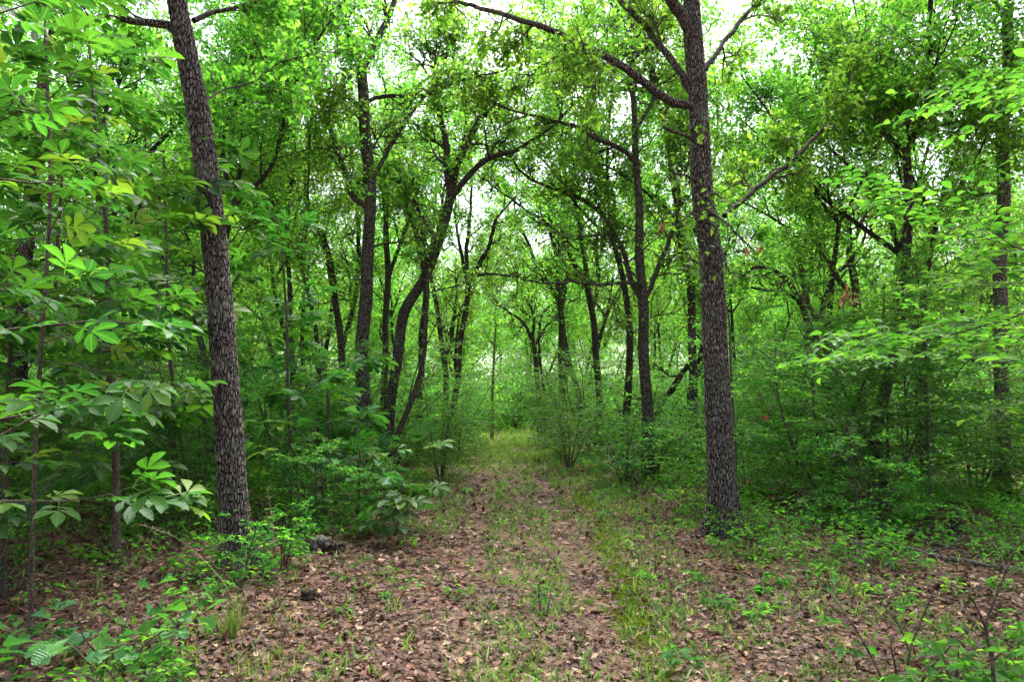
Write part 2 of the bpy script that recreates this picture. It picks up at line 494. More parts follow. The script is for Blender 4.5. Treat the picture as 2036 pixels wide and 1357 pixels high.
xs = axis_steps([(-600, -60, 30), (-60, -14, 1.5), (-14, -4, .25), (-4, 4, .08), (4, 14, .25), (14, 60, 1.5), (60, 600, 30)])
ys = axis_steps([(-600, -30, 30), (-30, 0, 2), (0, 14, .12), (14, 40, .4), (40, 100, 2), (100, 700, 30)])
gx, gy = np.meshgrid(xs, ys)
gz = ground_h(gx, gy)
nx, ny = len(xs), len(ys)
ii, jj = np.meshgrid(np.arange(ny - 1), np.arange(nx - 1), indexing='ij')
q = np.stack([ii * nx + jj, ii * nx + jj + 1, (ii + 1) * nx + jj + 1, (ii + 1) * nx + jj], -1).reshape(-1, 4)
o = obj('ground', mesh_np('ground', np.stack([gx, gy, gz], -1).reshape(-1, 3), None, M['ground'], smooth=True, quads=q))
tag(o, kind='structure')

def ribbon(name, c, hw, y0, y1, dz, mat, seed):
    """A strip of bare soil following the ground, with a ragged outline."""
    Y = np.arange(y0, y1, .1)
    U = np.linspace(-1, 1, 13)
    rr_ = np.random.default_rng(seed)
    wob = lambda: np.convolve(rr_.normal(size=len(Y) + 8), np.ones(9) / 9, 'valid')
    L_, R_ = hw * (1 + .9 * wob()), hw * (1 + .9 * wob())
    X = path_x(Y)[:, None] + c + np.where(U < 0, U[None] * L_[:, None], U[None] * R_[:, None])
    YY = np.broadcast_to(Y[:, None], X.shape)
    Z = ground_h(X, YY) + dz - .012 * (np.abs(U)[None] > .95)
    n, k = X.shape
    i, j = np.meshgrid(np.arange(n - 1), np.arange(k - 1), indexing='ij')
    q = np.stack([i * k + j, i * k + j + 1, (i + 1) * k + j + 1, (i + 1) * k + j], -1).reshape(-1, 4)
    return mesh_np(name, np.stack([X, YY, Z], -1).reshape(-1, 3), None, mat, smooth=True, quads=q)
e = tag(obj('path', ribbon('path', .09, .82, 0.5, 42, .006, M['soil'], 3)), kind='structure')

# ------------------------------------------------------------------ traced oaks
def px_pts(spec, d):
    out = []
    for s in spec:
        px, py, w = s[:3]
        dd = s[3] if len(s) > 3 else 0
        out.append((at(px, py, d + dd), w * (d + dd) / FX / 2))
    return out

def traced_oak(name, d, trunk, limbs, label, seed, cat='tree', leaf='oak', mat='oak', bark='bark', size=.10, k=3,
               kid_step=.38, klen=1.5, P=OAK, flare=.55, tail=1.6, group=None, side=0, crown=True, rough=.035, kd=1.0, trunk_from=.5):
    r = random.Random(seed); rng = np.random.default_rng(seed)
    if d < 9: trunk = [(a[0], a[1], a[2] * .88) + tuple(a[3:]) for a in trunk]
    T = px_pts(trunk, d)
    b = T[0][0]; b.z = gh(b.x, b.y) - .05
    loc = Vector((b.x, b.y, gh(b.x, b.y)))
    e = new_thing(name, loc, label, cat, group)
    W, tips = Wood(), []
    hero = d < 9
    pts, rr = catmull(T, .016 if hero else .16)
    # small knobbly offsets
    ph = r.uniform(0, 9)
    if not hero:
        pts = [p + Vector((math.sin(p.z * 3.1 + ph), math.cos(p.z * 2.3 + ph), 0)) * .018 for p in pts]
    WT = Wood(); WT.tube(pts, rr, 112 if hero else 14)
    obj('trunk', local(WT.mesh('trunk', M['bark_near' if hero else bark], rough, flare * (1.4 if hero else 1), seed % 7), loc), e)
    L = (pts[-1] - pts[0]).length
    if side:
        branch_off(W, tips, pts, [x * .35 for x in rr], 1, 0, P, r, lo=trunk_from, kids=side, lenk=klen * 1.6)
    if tail:
        grow(W, tips, pts[-1], pts[-1] - pts[-3], tail * 1.5, rr[-1], 0, P, r)
    for lm in limbs:
        S = px_pts(lm, d)
        lp, lr = catmull(S, .14)
        jit = [Vector((0, 0, 0))]
        for _ in lp[1:]:
            jit.append(jit[-1] * .7 + rvec(r) * .010)
        lp = [p + j for p, j in zip(lp, jit)]
        WL = Wood(); WL.tube(lp, lr, 12 if lr[0] > .03 else 8)
        obj('limb', local(WL.mesh('limb', M[bark], .05, 0, seed), loc), e)
        LL = sum((lp[i + 1] - lp[i]).length for i in range(len(lp) - 1))
        if LL < 1.3 and hero:      # short shoots sprouting from the trunk carry only a few sprays
            branch_off(W, tips, lp, [max(.004, x * .5) for x in lr], LL, 2, P, r, lo=.3, kids=5, lenk=.55)
            continue
        branch_off(W, tips, lp, [max(.010, x * .65) for x in lr], LL, 0, P, r, lo=.22, kids=max(2, int(LL / kid_step * kd)), lenk=klen)
        grow(W, tips, lp[-1], lp[-1] - lp[-2], klen * r.uniform(.9, 1.3), lr[-1], 0 if lp[-1].z > 4.5 and not hero else 1, P, r)
    if W.t:
        obj('branches', local(W.mesh('branches', M[bark if not hero else 'twig']), loc), e)
    if tips and crown:
        obj('crown', local(crown_mesh('crown', leaf, tips, k, size, M[mat], rng), loc), e)
    return e, len(tips)

def gy_(d):
    return 790 + 1.62 * FX / d
cnt = {}
TREES = [
 dict(name='oak_tree', d=6.4, seed=11, side=0, tail=2.2, trunk=[(476,gy_(6.4),66),(470,1080,62),(452,800,58),(428,500,54),(398,250,50,-.1),(372,110,48,-.15),(352,0,42,-.2),(335,-110,38,-.3),(330,-260,30,-.3)],
      limbs=[[(362,70,20,-.15),(330,48,17,-.2),(290,42,15,-.3),(243,36,13,-.5)],[(385,40,12,-.1),(430,22,9,.2),(500,0,7,.6),(560,-40,6,.9)],
             [(375,-60,16,-.2),(440,-130,13,.3),(520,-190,9,.8)],[(340,-120,14,-.2),(250,-190,11,-.4),(150,-230,8,-.6)],[(400,205,6,-.1),(445,175,4,.4),(505,160,3,.9),(560,120,2.5,1.2)]],
      klen=1.2, kid_step=.36, label='large dark-barked oak leaning left, the thick trunk left of the path'),
 dict(name='oak_tree', d=8.0, seed=22, side=0, tail=2.2, trunk=[(1443,gy_(8),66),(1438,1000,62),(1430,850,58),(1420,650,54),(1412,500,50),(1398,400,49,),(1388,200,43),(1378,70,44),(1374,-20,34),(1366,-140,28)],
      limbs=[[(1385,212,17),(1340,203,18,-.15),(1285,165,17,-.3),(1225,120,15,-.4),(1130,75,13,-.5),(1040,38,11,-.5),(960,15,9,-.4),(912,2,7,-.2)],
             [(1372,180,14),(1335,120,14,.2),(1290,60,13,.4),(1240,10,12,.6),(1200,-50,10,.8)],
             [(1376,75,26),(1342,10,24,-.15),(1300,-60,13,-.4),(1230,-120,10,-.7)],
             [(1440,430,11,.2),(1490,385,10,.5),(1560,330,9,.8),(1620,275,8,1.1),(1665,215,6,1.3),(1690,175,5,1.4)],
             [(1400,140,12),(1450,70,10,.4),(1510,0,9,.8),(1590,-70,7,1.2)],
             [(1400,290,9,-.1),(1360,270,7,-.5),(1320,250,5,-.8)],[(1408,420,8,-.1),(1440,440,6,-.5),(1470,470,4,-.8),(1500,500,3,-.9)],[(1405,370,8),(1370,350,7,-.2),(1340,345,4,-.4)],
             [(1398,440,6,-.2),(1372,425,5,-.45),(1352,440,3,-.6)],[(1412,480,6,-.2),(1436,500,5,-.5),(1450,540,3,-.7)],[(1400,395,6,-.2),(1425,385,5,-.5),(1445,400,3,-.6)],[(1408,500,6,-.2),(1388,520,5,-.5),(1370,510,3,-.6)]],
      klen=1.15, kid_step=.55, label='large straight oak with grey plated bark, the thick trunk right of the path'),
 dict(name='oak_tree', d=11.0, seed=33, side=7, tail=2.0, bark='bark_grey', trunk=[(1994,gy_(11),34),(1993,850,30),(1990,650,29),(1991,450,28),(1997,250,27),(2004,60,24),(2010,-80,20)],
      limbs=[[(1996,230,11),(1940,215,9,.2),(1880,190,8,.4),(1830,195,6,.6)],[(1992,250,12),(1940,245,10,-.3),(1870,250,8,-.6)],[(2004,50,12),(1960,-20,9,.5),(1900,-60,7,1)]],
      label='straight grey-barked tree with a bare trunk at the right edge'),
 dict(name='oak_tree', d=12.5, seed=44, side=5, tail=0, trunk=[(722,gy_(12.5),38),(722,850,34),(721,700,31),(728,560,30),(735,450,28),(733,330,26),(724,230,27),(718,140,25)],
      limbs=[[(718,150,17),(708,100,15,-.1),(690,60,14,-.2),(678,10,12,-.3),(665,-60,10,-.4)],[(718,140,18),(745,90,15,.2),(765,45,14,.4),(782,0,12,.5),(795,-70,9,.7)],
             [(729,412,12),(700,385,12,.2),(680,330,11,.4),(660,270,10,.6),(640,200,10,.8),(628,130,8,.9)],[(735,200,9),(790,188,8,-.3),(850,190,7,-.5),(905,165,6,-.7),(955,150,5,-.9)],
             [(722,215,9),(680,190,8,.3),(640,175,7,.6),(600,160,5,.8)],[(740,360,9),(775,290,9,.4),(820,220,8,.8),(850,180,6,1)]],
      label='tall forked oak with a knot scar, just left of the leaning trunk'),
 dict(name='oak_tree', d=13.5, seed=55, side=2, tail=0, trunk=[(770,gy_(13.5),30),(775,850,25),(782,760,24),(792,690,25),(806,620,25),(840,560,24),(868,490,23),(890,425,22),(897,385,22)],
      limbs=[[(897,390,18),(888,330,15,.1),(890,290,13,.2),(878,240,11,.3),(873,200,9,.4)],[(897,385,17),(912,320,15,.1),(940,260,14,.2),(965,220,12,.3),(1000,190,10,.4),(1035,170,7,.5)],
             [(900,390,13),(935,345,12,-.2),(975,310,10,-.4),(1020,300,8,-.5),(1070,270,7,-.6)],[(868,490,9),(845,440,8,.4),(810,390,7,.7),(790,340,6,.9)]],
      label='oak trunk that leans right and curves over the left side of the path'),
 dict(name='oak_tree', d=13.0, seed=56, side=0, tail=0, trunk=[(778,gy_(13),15),(788,880,14),(805,830,13),(822,780,12),(845,700,10),(848,620,9)],
      limbs=[[(848,640,8),(850,560,7),(842,480,6,.3),(830,410,5,.5)]], k=2, label='thin dark stem slanting right at the foot of the leaning oak'),
 dict(name='oak_tree', d=16.0, seed=66, side=2, tail=0, trunk=[(762,gy_(16),16),(764,760,15),(768,640,15),(770,520,14),(766,400,12)],
      limbs=[[(768,560,8),(800,480,8,.3),(815,430,7,.5),(830,380,5,.7)],[(766,420,10),(762,330,8,.2),(772,250,7,.4),(765,170,5,.5)]], label='straight slender oak between the forked oak and the leaning oak'),
 dict(name='oak_tree', d=17.0, seed=67, side=2, tail=0, trunk=[(832,gy_(17),17),(835,800,16),(838,690,15),(846,590,14),(838,500,12)],
      limbs=[[(840,520,10),(820,440,9,.4),(800,380,7,.8),(790,310,6,1)],[(846,560,9),(870,470,8,-.4),(880,400,6,-.7)]], label='slender oak just right of the leaning trunk'),
 dict(name='oak_tree', d=20.0, seed=77, side=0, tail=0, trunk=[(900,gy_(20),15),(905,800,14),(914,700,13),(925,620,13),(932,560,13)],
      limbs=[[(932,565,9),(928,500,8,.2),(934,440,7,.3),(936,380,5,.4),(938,320,4,.4)],[(933,560,9),(955,520,9,.3),(975,480,8,.5),(985,440,6,.6),(1003,415,5,.7)],[(930,560,8),(918,510,7,-.3),(905,440,5,-.5),(905,400,4,-.6)],
              [(938,550,7),(965,545,6,.3),(1000,548,4,.6)]], kd=.7, label='slim dark tree forking like a Y left of the path end'),
 dict(name='oak_tree', d=21.0, seed=78, side=1, tail=0, trunk=[(886,gy_(21),15),(886,780,14),(882,700,13),(872,640,11),(862,570,10)],
      limbs=[[(884,720,8),(900,660,8,.2),(905,610,6,.3)],[(864,590,9),(855,520,7,.3),(860,460,6,.5),(868,400,5,.6)]], label='small dark oak close left of the Y-forked tree'),
 dict(name='oak_tree', d=13.2, seed=88, side=5, tail=1.5, trunk=[(1292,gy_(13.2),32),(1288,850,28),(1283,750,25),(1278,620,24),(1272,480,20),(1268,380,18),(1264,280,15),(1258,200,13)],
      limbs=[[(1278,600,11),(1255,560,11,.2),(1240,500,10,.4),(1215,450,9,.6),(1170,405,9,.8),(1120,382,8,.9),(1062,360,6,1)],[(1275,565,9),(1240,563,8,-.4),(1195,568,6,-.7)],[(1270,330,10),(1235,300,10,-.2),(1190,280,9,-.4),(1150,255,8,-.6),(1100,240,6,-.8)],
             [(1280,600,10),(1305,540,10,.4),(1330,480,9,.7),(1350,420,7,.9)],[(1262,260,9),(1300,190,8,.4),(1290,110,7,.7),(1270,40,6,.9)]],
      label='dark oak in bushes right of the path, thickest trunk left of the big right one'),
 dict(name='oak_tree', d=19.0, seed=99, side=1, tail=0, trunk=[(1193,gy_(19),17),(1190,760,16),(1183,690,15),(1178,620,15),(1168,565,14)],
      limbs=[[(1170,575,11),(1145,530,10,.2),(1120,480,9,.4),(1085,440,8,.5),(1050,420,6,.6),(1015,395,5,.7)],[(1170,570,10),(1160,500,10,-.2),(1150,440,8,-.4),(1140,380,7,-.5),(1145,320,5,-.6)],[(1178,620,8),(1190,550,8,.4),(1185,480,7,.7),(1200,410,5,.9)]],
      label='two-limbed oak right of the path spreading its limbs left over it'),
 dict(name='oak_tree', d=24.0, seed=101, side=1, tail=0, trunk=[(1160,gy_(24),15),(1150,780,14),(1130,720,14),(1118,640,13),(1108,590,12)],
      limbs=[[(1108,595,10),(1080,550,8,.2),(1060,510,7,.4),(1045,470,6,.5)],[(1115,620,9),(1125,560,8,.3),(1120,500,7,.5)]], label='crooked oak behind the two-limbed oak right of the path'),
 dict(name='oak_tree', d=23.0, seed=102, side=2, tail=1.5, trunk=[(1118,gy_(23),17),(1117,760,16),(1116,650,15),(1110,560,12)], limbs=[[(1112,600,9),(1130,540,8,.3),(1150,500,6,.5)]], label='short straight dark trunk right of the far bend of the path'),
 dict(name='oak_tree', d=27.0, seed=103, side=0, tail=0, trunk=[(1074,gy_(27),13),(1071,800,12),(1066,720,11),(1058,670,10)],
      limbs=[[(1058,675,8),(1040,640,6,.2),(1010,620,5,.4),(985,600,4,.5)],[(1058,670,8),(1062,630,6,-.2),(1045,590,5,-.4),(1030,560,4,-.5)],[(1062,690,7),(1085,650,6,.3),(1110,620,5,.5)]], label='small oak on the right lip of the path where it bends away'),
 dict(name='oak_tree', d=27.5, seed=104, side=1, tail=1.0, trunk=[(1086,gy_(27.5),9),(1083,800,8),(1076,730,7),(1070,680,6)], limbs=[], label='thin stem twinned with the small oak where the path bends away'),
 dict(name='oak_tree', d=15.5, seed=105, side=4, tail=1.6, trunk=[(1382,gy_(15.5),22),(1378,780,20),(1376,650,19),(1368,540,18),(1350,450,16),(1338,350,15),(1332,270,14)],
      limbs=[[(1340,300,9),(1325,230,8,.2),(1335,160,7,.4)],[(1376,720,11),(1355,745,12,.4),(1335,775,12,.8)],[(1352,460,8),(1330,420,7,-.3),(1300,400,6,-.5),(1270,370,5,-.7)]], label='oak standing directly behind and left of the big right trunk'),
 dict(name='oak_tree', d=18.0, seed=106, side=0, tail=0, trunk=[(1662,gy_(18),19),(1650,780,18),(1628,700,17),(1606,640,15),(1592,600,14)],
      limbs=[[(1592,605,13),(1570,565,11,-.1),(1540,540,10,-.3),(1505,530,8,-.4),(1480,545,6,-.5)],[(1600,620,10),(1598,560,9,.3),(1585,500,8,.5),(1560,450,6,.7)],[(1590,598,9),(1555,580,7,.2),(1500,575,5,.5)]], label='oak right of the big trunk with limbs arching low to the left'),
 dict(name='oak_tree', d=18.6, seed=107, side=0, tail=0, trunk=[(1672,gy_(18.6),18),(1662,760,17),(1645,690,16),(1632,640,14),(1640,590,12)],
      limbs=[[(1632,645,9),(1605,600,9,.3),(1610,540,8,.5),(1618,480,6,.6)],[(1640,595,9),(1660,550,8,-.2),(1690,520,7,-.4)]], label='twisting oak touching the back of the arching oak'),
 dict(name='oak_tree', d=16.5, seed=108, side=2, tail=0, trunk=[(1716,gy_(16.5),24),(1712,740,22),(1706,650,20),(1698,560,18),(1690,490,15)],
      limbs=[[(1690,500,11),(1685,440,10,.2),(1650,400,8,.4),(1625,370,7,.5),(1610,330,5,.6)],[(1706,600,11),(1672,560,10,-.4),(1640,510,9,-.7),(1615,450,8,-.9),(1610,390,6,-1)],[(1692,490,9),(1720,430,8,.3),(1745,380,6,.5)]], label='upright oak with zigzag limbs right of the arching oak'),
 dict(name='oak_tree', d=22.0, seed=109, side=2, tail=1.4, trunk=[(1600,gy_(22),13),(1601,760,12),(1604,660,11),(1600,560,9)], limbs=[], label='thin upright oak left of the arching oak'),
 dict(name='oak_tree', d=9.5, seed=110, side=4, tail=1.6, trunk=[(22,gy_(9.5),34),(28,850,32),(40,650,28),(55,450,26),(70,300,22),(85,150,18)], limbs=[[(60,400,12),(130,330,10,.4),(200,250,8,.8)],[(300,250,2,2),(302,250,2,2.1)]][:1], label='dark oak half hidden behind big leaves at the left edge'),
 dict(name='oak_tree', d=15.0, seed=111, side=2, tail=0, trunk=[(580,gy_(15),13),(580,720,12),(577,600,11),(570,480,10),(575,380,9)], limbs=[[(575,400,8),(590,310,7,.3),(570,230,6,.5),(580,150,5,.7)],[(575,520,5),(545,460,5,.4),(530,400,4,.6)]], label='thin black-stemmed oak left of the forked oak'),
 dict(name='oak_tree', d=17.0, seed=112, side=1, tail=0, trunk=[(690,gy_(17),18),(684,760,17),(672,640,16),(660,540,14),(640,460,12)], limbs=[[(645,480,10),(615,420,9,.3),(600,330,8,.5),(580,250,7,.7),(590,170,5,.8)],[(680,700,9),(705,600,10,.5),(712,500,9,.7),(708,400,8,.9)]], label='bending oak close behind and left of the forked oak'),
 dict(name='oak_tree', d=14.0, seed=113, side=0, tail=0, trunk=[(420,gy_(14),17),(410,800,16),(402,700,15),(370,600,13),(330,540,12)], limbs=[[(335,545,11),(310,480,9,.3),(318,420,8,.5),(300,340,7,.7)],[(375,610,8),(385,520,7,.5),(360,440,6,.8)]], label='curved oak showing left of the big left trunk'),
 dict(name='oak_tree', d=17.5, seed=114, side=2, tail=0, trunk=[(262,gy_(17.5),20),(262,700,18),(270,560,16),(275,430,14)], limbs=[[(275,440,11),(262,360,10,.3),(210,330,8,.5)],[(275,430,11),(320,330,9,.2),(345,250,8,.4),(340,170,6,.5)]], label='oak seen through the big-leaved saplings on the left'),
]
for T in TREES:
    T = dict(T)
    nm, d, tr, lm, lb, sd = T.pop('name'), T.pop('d'), T.pop('trunk'), T.pop('limbs'), T.pop('label'), T.pop('seed')
    T.setdefault('k', 3 if d < 12 else 2)
    T.setdefault('leaf', 'oak' if d < 12 else 'oak_lo')
    T.setdefault('size', .092)
    if d > 11.5:
        T.setdefault('klen', 1.75); T['tail'] = max(2.2, T.get('tail', 0)) if T.get('tail', 1.6) else 0
    if d > 10: tr = [(a[0], a[1], a[2] * .86) + tuple(a[3:]) for a in tr]
    e, n = traced_oak(nm, d, tr, lm, lb, sd, **T)
    e['n'] = n; cnt[lb] = n
print('tips', sum(cnt.values()), sorted(cnt.items(), key=lambda a: -a[1])[:4])

# ------------------------------------------------------------------ woodland oaks, copied
def make_oak(seed, h, stems, lean, rad, k=4, size=.12):
    r = random.Random(seed); rng = np.random.default_rng(seed)
    e = new_thing('oak_tree', (0, 0, 0), 'x', 'tree')
    W, WT, tips = Wood(), Wood(), []
    for s in range(stems):
        a0 = r.uniform(0, 6.28)
        d = Vector((math.cos(a0) * .14 * (stems > 1) + lean, math.sin(a0) * .14 * (stems > 1), 1)).normalized()
        p = Vector((math.cos(a0), math.sin(a0), 0)) * .1 * (stems > 1) + Vector((0, 0, -.05))
        pts = [(p.copy(), rad)]
        th = h * r.uniform(.42, .55); n = 7
        for i in range(1, n):
            d = (d + Vector((r.gauss(0, .09), r.gauss(0, .09), .05))).normalized()
            p = p + d * th / (n - 1)
            pts.append((p.copy(), rad * (1 - .42 * i / (n - 1))))
        pp, rr = catmull(pts, .3)
        WT.tube(pp, rr, 12)
        branch_off(W, tips, pp, [x * .38 for x in rr], 1, 0, OAK, r, lo=.5, kids=4, lenk=h * .42)
        nf = 3 if stems == 1 else 2
        az = r.uniform(0, 6.28)
        for f in range(nf):
            a = az + f * 6.28 / nf + r.uniform(-.4, .4); t = r.uniform(.3, .75)
            dd = Vector((math.cos(a) * t, math.sin(a) * t, 1)).normalized()
            q = pp[-1]
            lm = [(q, rr[-1] * .75)]
            L = (h - q.z) * r.uniform(.8, 1.0)
            for i in range(1, 6):
                dd = (dd + Vector((r.gauss(0, .2), r.gauss(0, .2), .05))).normalized()
                q = q + dd * L / 5
                lm.append((q, rr[-1] * .75 * (1 - .15 * i)))
            lp, lr = catmull(lm, .3)
            W.tube(lp, lr, 8)
            branch_off(W, tips, lp, [x * .6 for x in lr], L, 0, OAK, r, lo=.12, kids=int(L / .36), lenk=3.0)
            grow(W, tips, lp[-1], lp[-1] - lp[-2], 1.2, lr[-1], 1, OAK, r)
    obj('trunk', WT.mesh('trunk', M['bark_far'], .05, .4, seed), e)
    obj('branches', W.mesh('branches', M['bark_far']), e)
    obj('crown', crown_mesh('crown', 'oak_lo', tips, k, size, M['oak'], rng), e)
    return e, len(tips)

FORMS = [('stout', 901, 11.0, 1, .03, .135), ('slender', 902, 10.0, 1, -.05, .07), ('two-stemmed', 903, 9.5, 2, 0, .085), ('leaning', 904, 9.5, 1, .28, .09),
         ('tall', 905, 12.5, 1, -.02, .11), ('crooked', 906, 9.0, 1, -.22, .10)]
protos = []
for nm, sd, h, st, ln, rd in FORMS:
    e, n = make_oak(sd, h, st, ln, rd, k=4, size=.092)
    protos.append((nm, e, [False], n)); print(nm, n)

def copy_thing(root, loc, rz, s, label, group):
    c = root.copy(); COL.objects.link(c)
    c.location = loc; c.rotation_euler = (0, 0, rz); c.scale = (s, s, s)
    c['label'] = label
    if group: c['group'] = group
    for ch in root.children:
        k = ch.copy(); COL.objects.link(k); k.parent = c
    return c

ZONES = [(-9999, 150, 'at the left edge'), (150, 400, 'left of the big left trunk'), (400, 560, 'behind the big left trunk'), (560, 700, 'left of the forked oak'),
         (700, 880, 'behind the forked and leaning oaks'), (880, 960, 'left of where the path ends'), (960, 1110, 'beyond the path end'), (1110, 1260, 'right of where the path ends'),
         (1260, 1420, 'left of the big right trunk'), (1420, 1580, 'just right of the big right trunk'), (1580, 1760, 'behind the arching oak'), (1760, 1960, 'left of the grey-barked tree'), (1960, 9999, 'at the right edge')]
used = {}
def zone(x, y):
    px = CX + x / y * FX
    for a, b, t in ZONES:
        if a <= px < b: return t
def place(proto, x, y, rz, s, group, band):
    nm, e, flag = proto[:3]
    lab = f"{nm} {band}, {zone(x, y)}"
    z = gh(x, y)
    if not flag[0]:
        flag[0] = True
        e.location = (x, y, z); e.rotation_euler = (0, 0, rz); e.scale = (s, s, s); e['label'] = lab; e['group'] = group
    else:
        e = copy_thing(e, (x, y, z), rz, s, lab, group)
    return e

def inview(x, y, m=1.0):
    return abs(x) < .75 * y + m

rp = random.Random(7)
spots = [(t['d'], (t['trunk'][0][0] - CX) / FX * t['d']) for t in TREES]
taken = [(x, y) for y, x in spots]
def free(x, y, md, lst):
    return all((x - a) ** 2 + (y - b) ** 2 > md * md for a, b in lst)
# a few neighbours just outside the frame lend their crowns to the canopy
for i, (x, y) in enumerate([(-6.6, 5.6), (7.6, 6.6), (-10.5, 10.0), (12.5, 12.5), (9.8, 9.0), (4.3, 10.2)]):
    if i < 5:
        place(protos[(i * 2 + 1) % 6], x, y, rp.uniform(0, 6.28), rp.uniform(.85, 1), 'oaks of the wood', 'oak of the near wood'); taken.append((x, y))
for px_, d_, k_ in ((455, 12.2, 4), (1640, 12.6, 1), (1830, 11.6, 1), (150, 12.0, 0), (1235, 15.5, 4), (1830, 13.0, 0), (640, 14.5, 1), (905, 24.0, 1)):
    x, y = (px_ - CX) / FX * d_, d_
    taken.append((x, y))
    place(protos[k_], x, y, rp.uniform(0, 6.28), rp.uniform(.85, 1.0), 'oaks of the wood', 'oak fairly near' if y < 14 else 'mid-distance oak')
n = 0; tries = 0
while n < 175 and tries < 20000:
    tries += 1
    y = 9.5 + (rp.random() ** .8) * 60
    x = rp.uniform(-1, 1) * (.75 * y + 3)
    if y < 12.5 and 1860 < CX + x / y * FX < 2120: continue   # keep the grey-barked trunk in view
    if abs(x - float(path_x(y))) < (4.2 if y < 14 else 2.2 if y < 34 else 0): continue
    if not free(x, y, 2.3 if y < 25 else 3.4, taken): continue
    taken.append((x, y))
    band = 'oak fairly near' if y < 14 else 'mid-distance oak' if y < 30 else 'faraway oak'
    place(protos[rp.randrange(6)], x, y, rp.uniform(0, 6.28), rp.uniform(.8, 1.12), 'oaks of the wood', band)
    n += 1
print('bg trees', n)

# ------------------------------------------------------------------ saplings with big compound leaves
def hick_tips(W, lv, p, d, L, rad, r, depth=0, leafy=.25):
    n = max(4, int(L / .13) + 1)
    pts, rr = [p.copy()], [rad]
    for i in range(1, n):
        d = (d + rvec(r) * .10 + Vector((0, 0, .02))).normalized()
        p = p + d * L / (n - 1)
        pts.append(p.copy()); rr.append(max(.002, rad * (1 - .75 * i / (n - 1))))
    W.tube(pts, rr)
    for i in range(1, n):
        if i / n > leafy and r.random() < .85:
            side = perp((pts[i] - pts[i - 1]).normalized(), r, .8)
            a = ((pts[i] - pts[i - 1]).normalized() * .6 + side); a.z = a.z * .4 - .05
            lv.append((pts[i], a.normalized()))
        if depth < 1 and i > 1 and r.random() < .5 and i < n - 2:
            dd = (pts[i] - pts[i - 1]).normalized()
            hick_tips(W, lv, pts[i], (dd * .7 + perp(dd, r, .6)).normalized(), L * r.uniform(.3, .5), rr[i] * .6, r, depth + 1)
    for _ in range(3):
        a = (d + rvec(r) * .6); a.z = a.z * .4 - .02
        lv.append((pts[-1], a.normalized()))

def spray(W, lv, p, d, L, rad, r, lvl, last, node=.045):
    n = max(4, int(L / .09))
    pts, rr = [p.copy()], [rad]
    side = d.cross(Vector((0, 0, 1)))
    side = side.normalized() if side.length > .05 else Vector((1, 0, 0))
    for i in range(1, n):
        d = (d + rvec(r) * .10 + Vector((0, 0, -.01))).normalized()
        p = p + d * L / (n - 1); pts.append(p.copy()); rr.append(max(.0015, rad * (1 - .8 * i / (n - 1))))
    W.tube(pts, rr, 3 if lvl else 4)
    sg = 1
    for i in range(1, n):
        dd = (pts[i] - pts[i - 1])
        if lvl < last and i < n - 1 and r.random() < .8:
            sg = -sg
            nd = (dd.normalized() * .75 + side * sg * .75 + Vector((0, 0, r.gauss(0, .12)))).normalized()
            spray(W, lv, pts[i], nd, L * r.uniform(.35, .55), rr[i] * .6, r, lvl + 1, last, node)
        if lvl >= 1 or i > n * .4:
            m = max(1, int(dd.length / node))
            for k in range(m):
                sg = -sg
                a = (dd.normalized() * .55 + side * sg).normalized()
                lv.append((pts[i - 1].lerp(pts[i], (k + .5) / m), a))
    lv.append((pts[-1], d.copy()))

def hickory(name, stem, d, label, seed, first=.3, nb=14, blen=(.7, 1.3), size=(.20, .29), leaf='hickory', mat='hickory', cat='sapling', bark='bark_grey', az=None, lift=.25):
    """stem: traced pixels; leaf size is the whole compound leaf."""
    r = random.Random(seed); rng = np.random.default_rng(seed)
    S = px_pts(stem, d)
    b = S[0][0]; b.z = gh(b.x, b.y) - .03
    loc = Vector((b.x, b.y, gh(b.x, b.y)))
    e = new_thing(name, loc, label, cat)
    pts, rr = catmull(S, .12)
    WT = Wood(); WT.tube(pts, rr, 10)
    obj('trunk', local(WT.mesh('trunk', M['twig'], .04, .3, seed), loc), e)
    W, lv = Wood(), []
    elm = leaf.startswith('elm')
    for k in range(nb):
        t = first + (1 - first) * (k + r.random() * .8) / nb
        i = min(len(pts) - 2, int(t * (len(pts) - 1)))
        a = r.uniform(0, 6.28) if az is None else r.gauss(az, 1.0)
        dd = Vector((math.cos(a), math.sin(a), r.uniform(-.05, lift + .35 * t))).normalized()
        if elm:
            spray(W, lv, pts[i], dd, r.uniform(*blen) * (1.15 - .35 * t), max(.004, rr[i] * .35), r, 0, 2, size[0] * .72)
        else:
            hick_tips(W, lv, pts[i], dd, r.uniform(*blen) * (1.15 - .45 * t), max(.003, min(.008, rr[i] * .4)), r, 0, .12)
    if elm:
        spray(W, lv, pts[-1], (pts[-1] - pts[-2]).normalized(), .6, rr[-1], r, 0, 2, size[0] * .72)
    else:
        hick_tips(W, lv, pts[-1], pts[-1] - pts[-2], .5, rr[-1], r)
    obj('branches', local(W.mesh('branches', M['twig']), loc), e)
    P = np.array([tuple(p) for p, _ in lv]); A = np.array([tuple(a) for _, a in lv]); N = len(P)
    S_ = rng.uniform(*size, N)
    Z = rng.normal(size=(N, 3)) * (.5 if elm else .34) + np.array([0, 0, 1])
    if leaf == 'hickory':
        P = P + norm(A) * S_[:, None] * .5
    obj('crown', local(leaf_mesh('crown', leaf, P, A, Z, S_, M[mat], None, rng), loc), e)
    return e, N

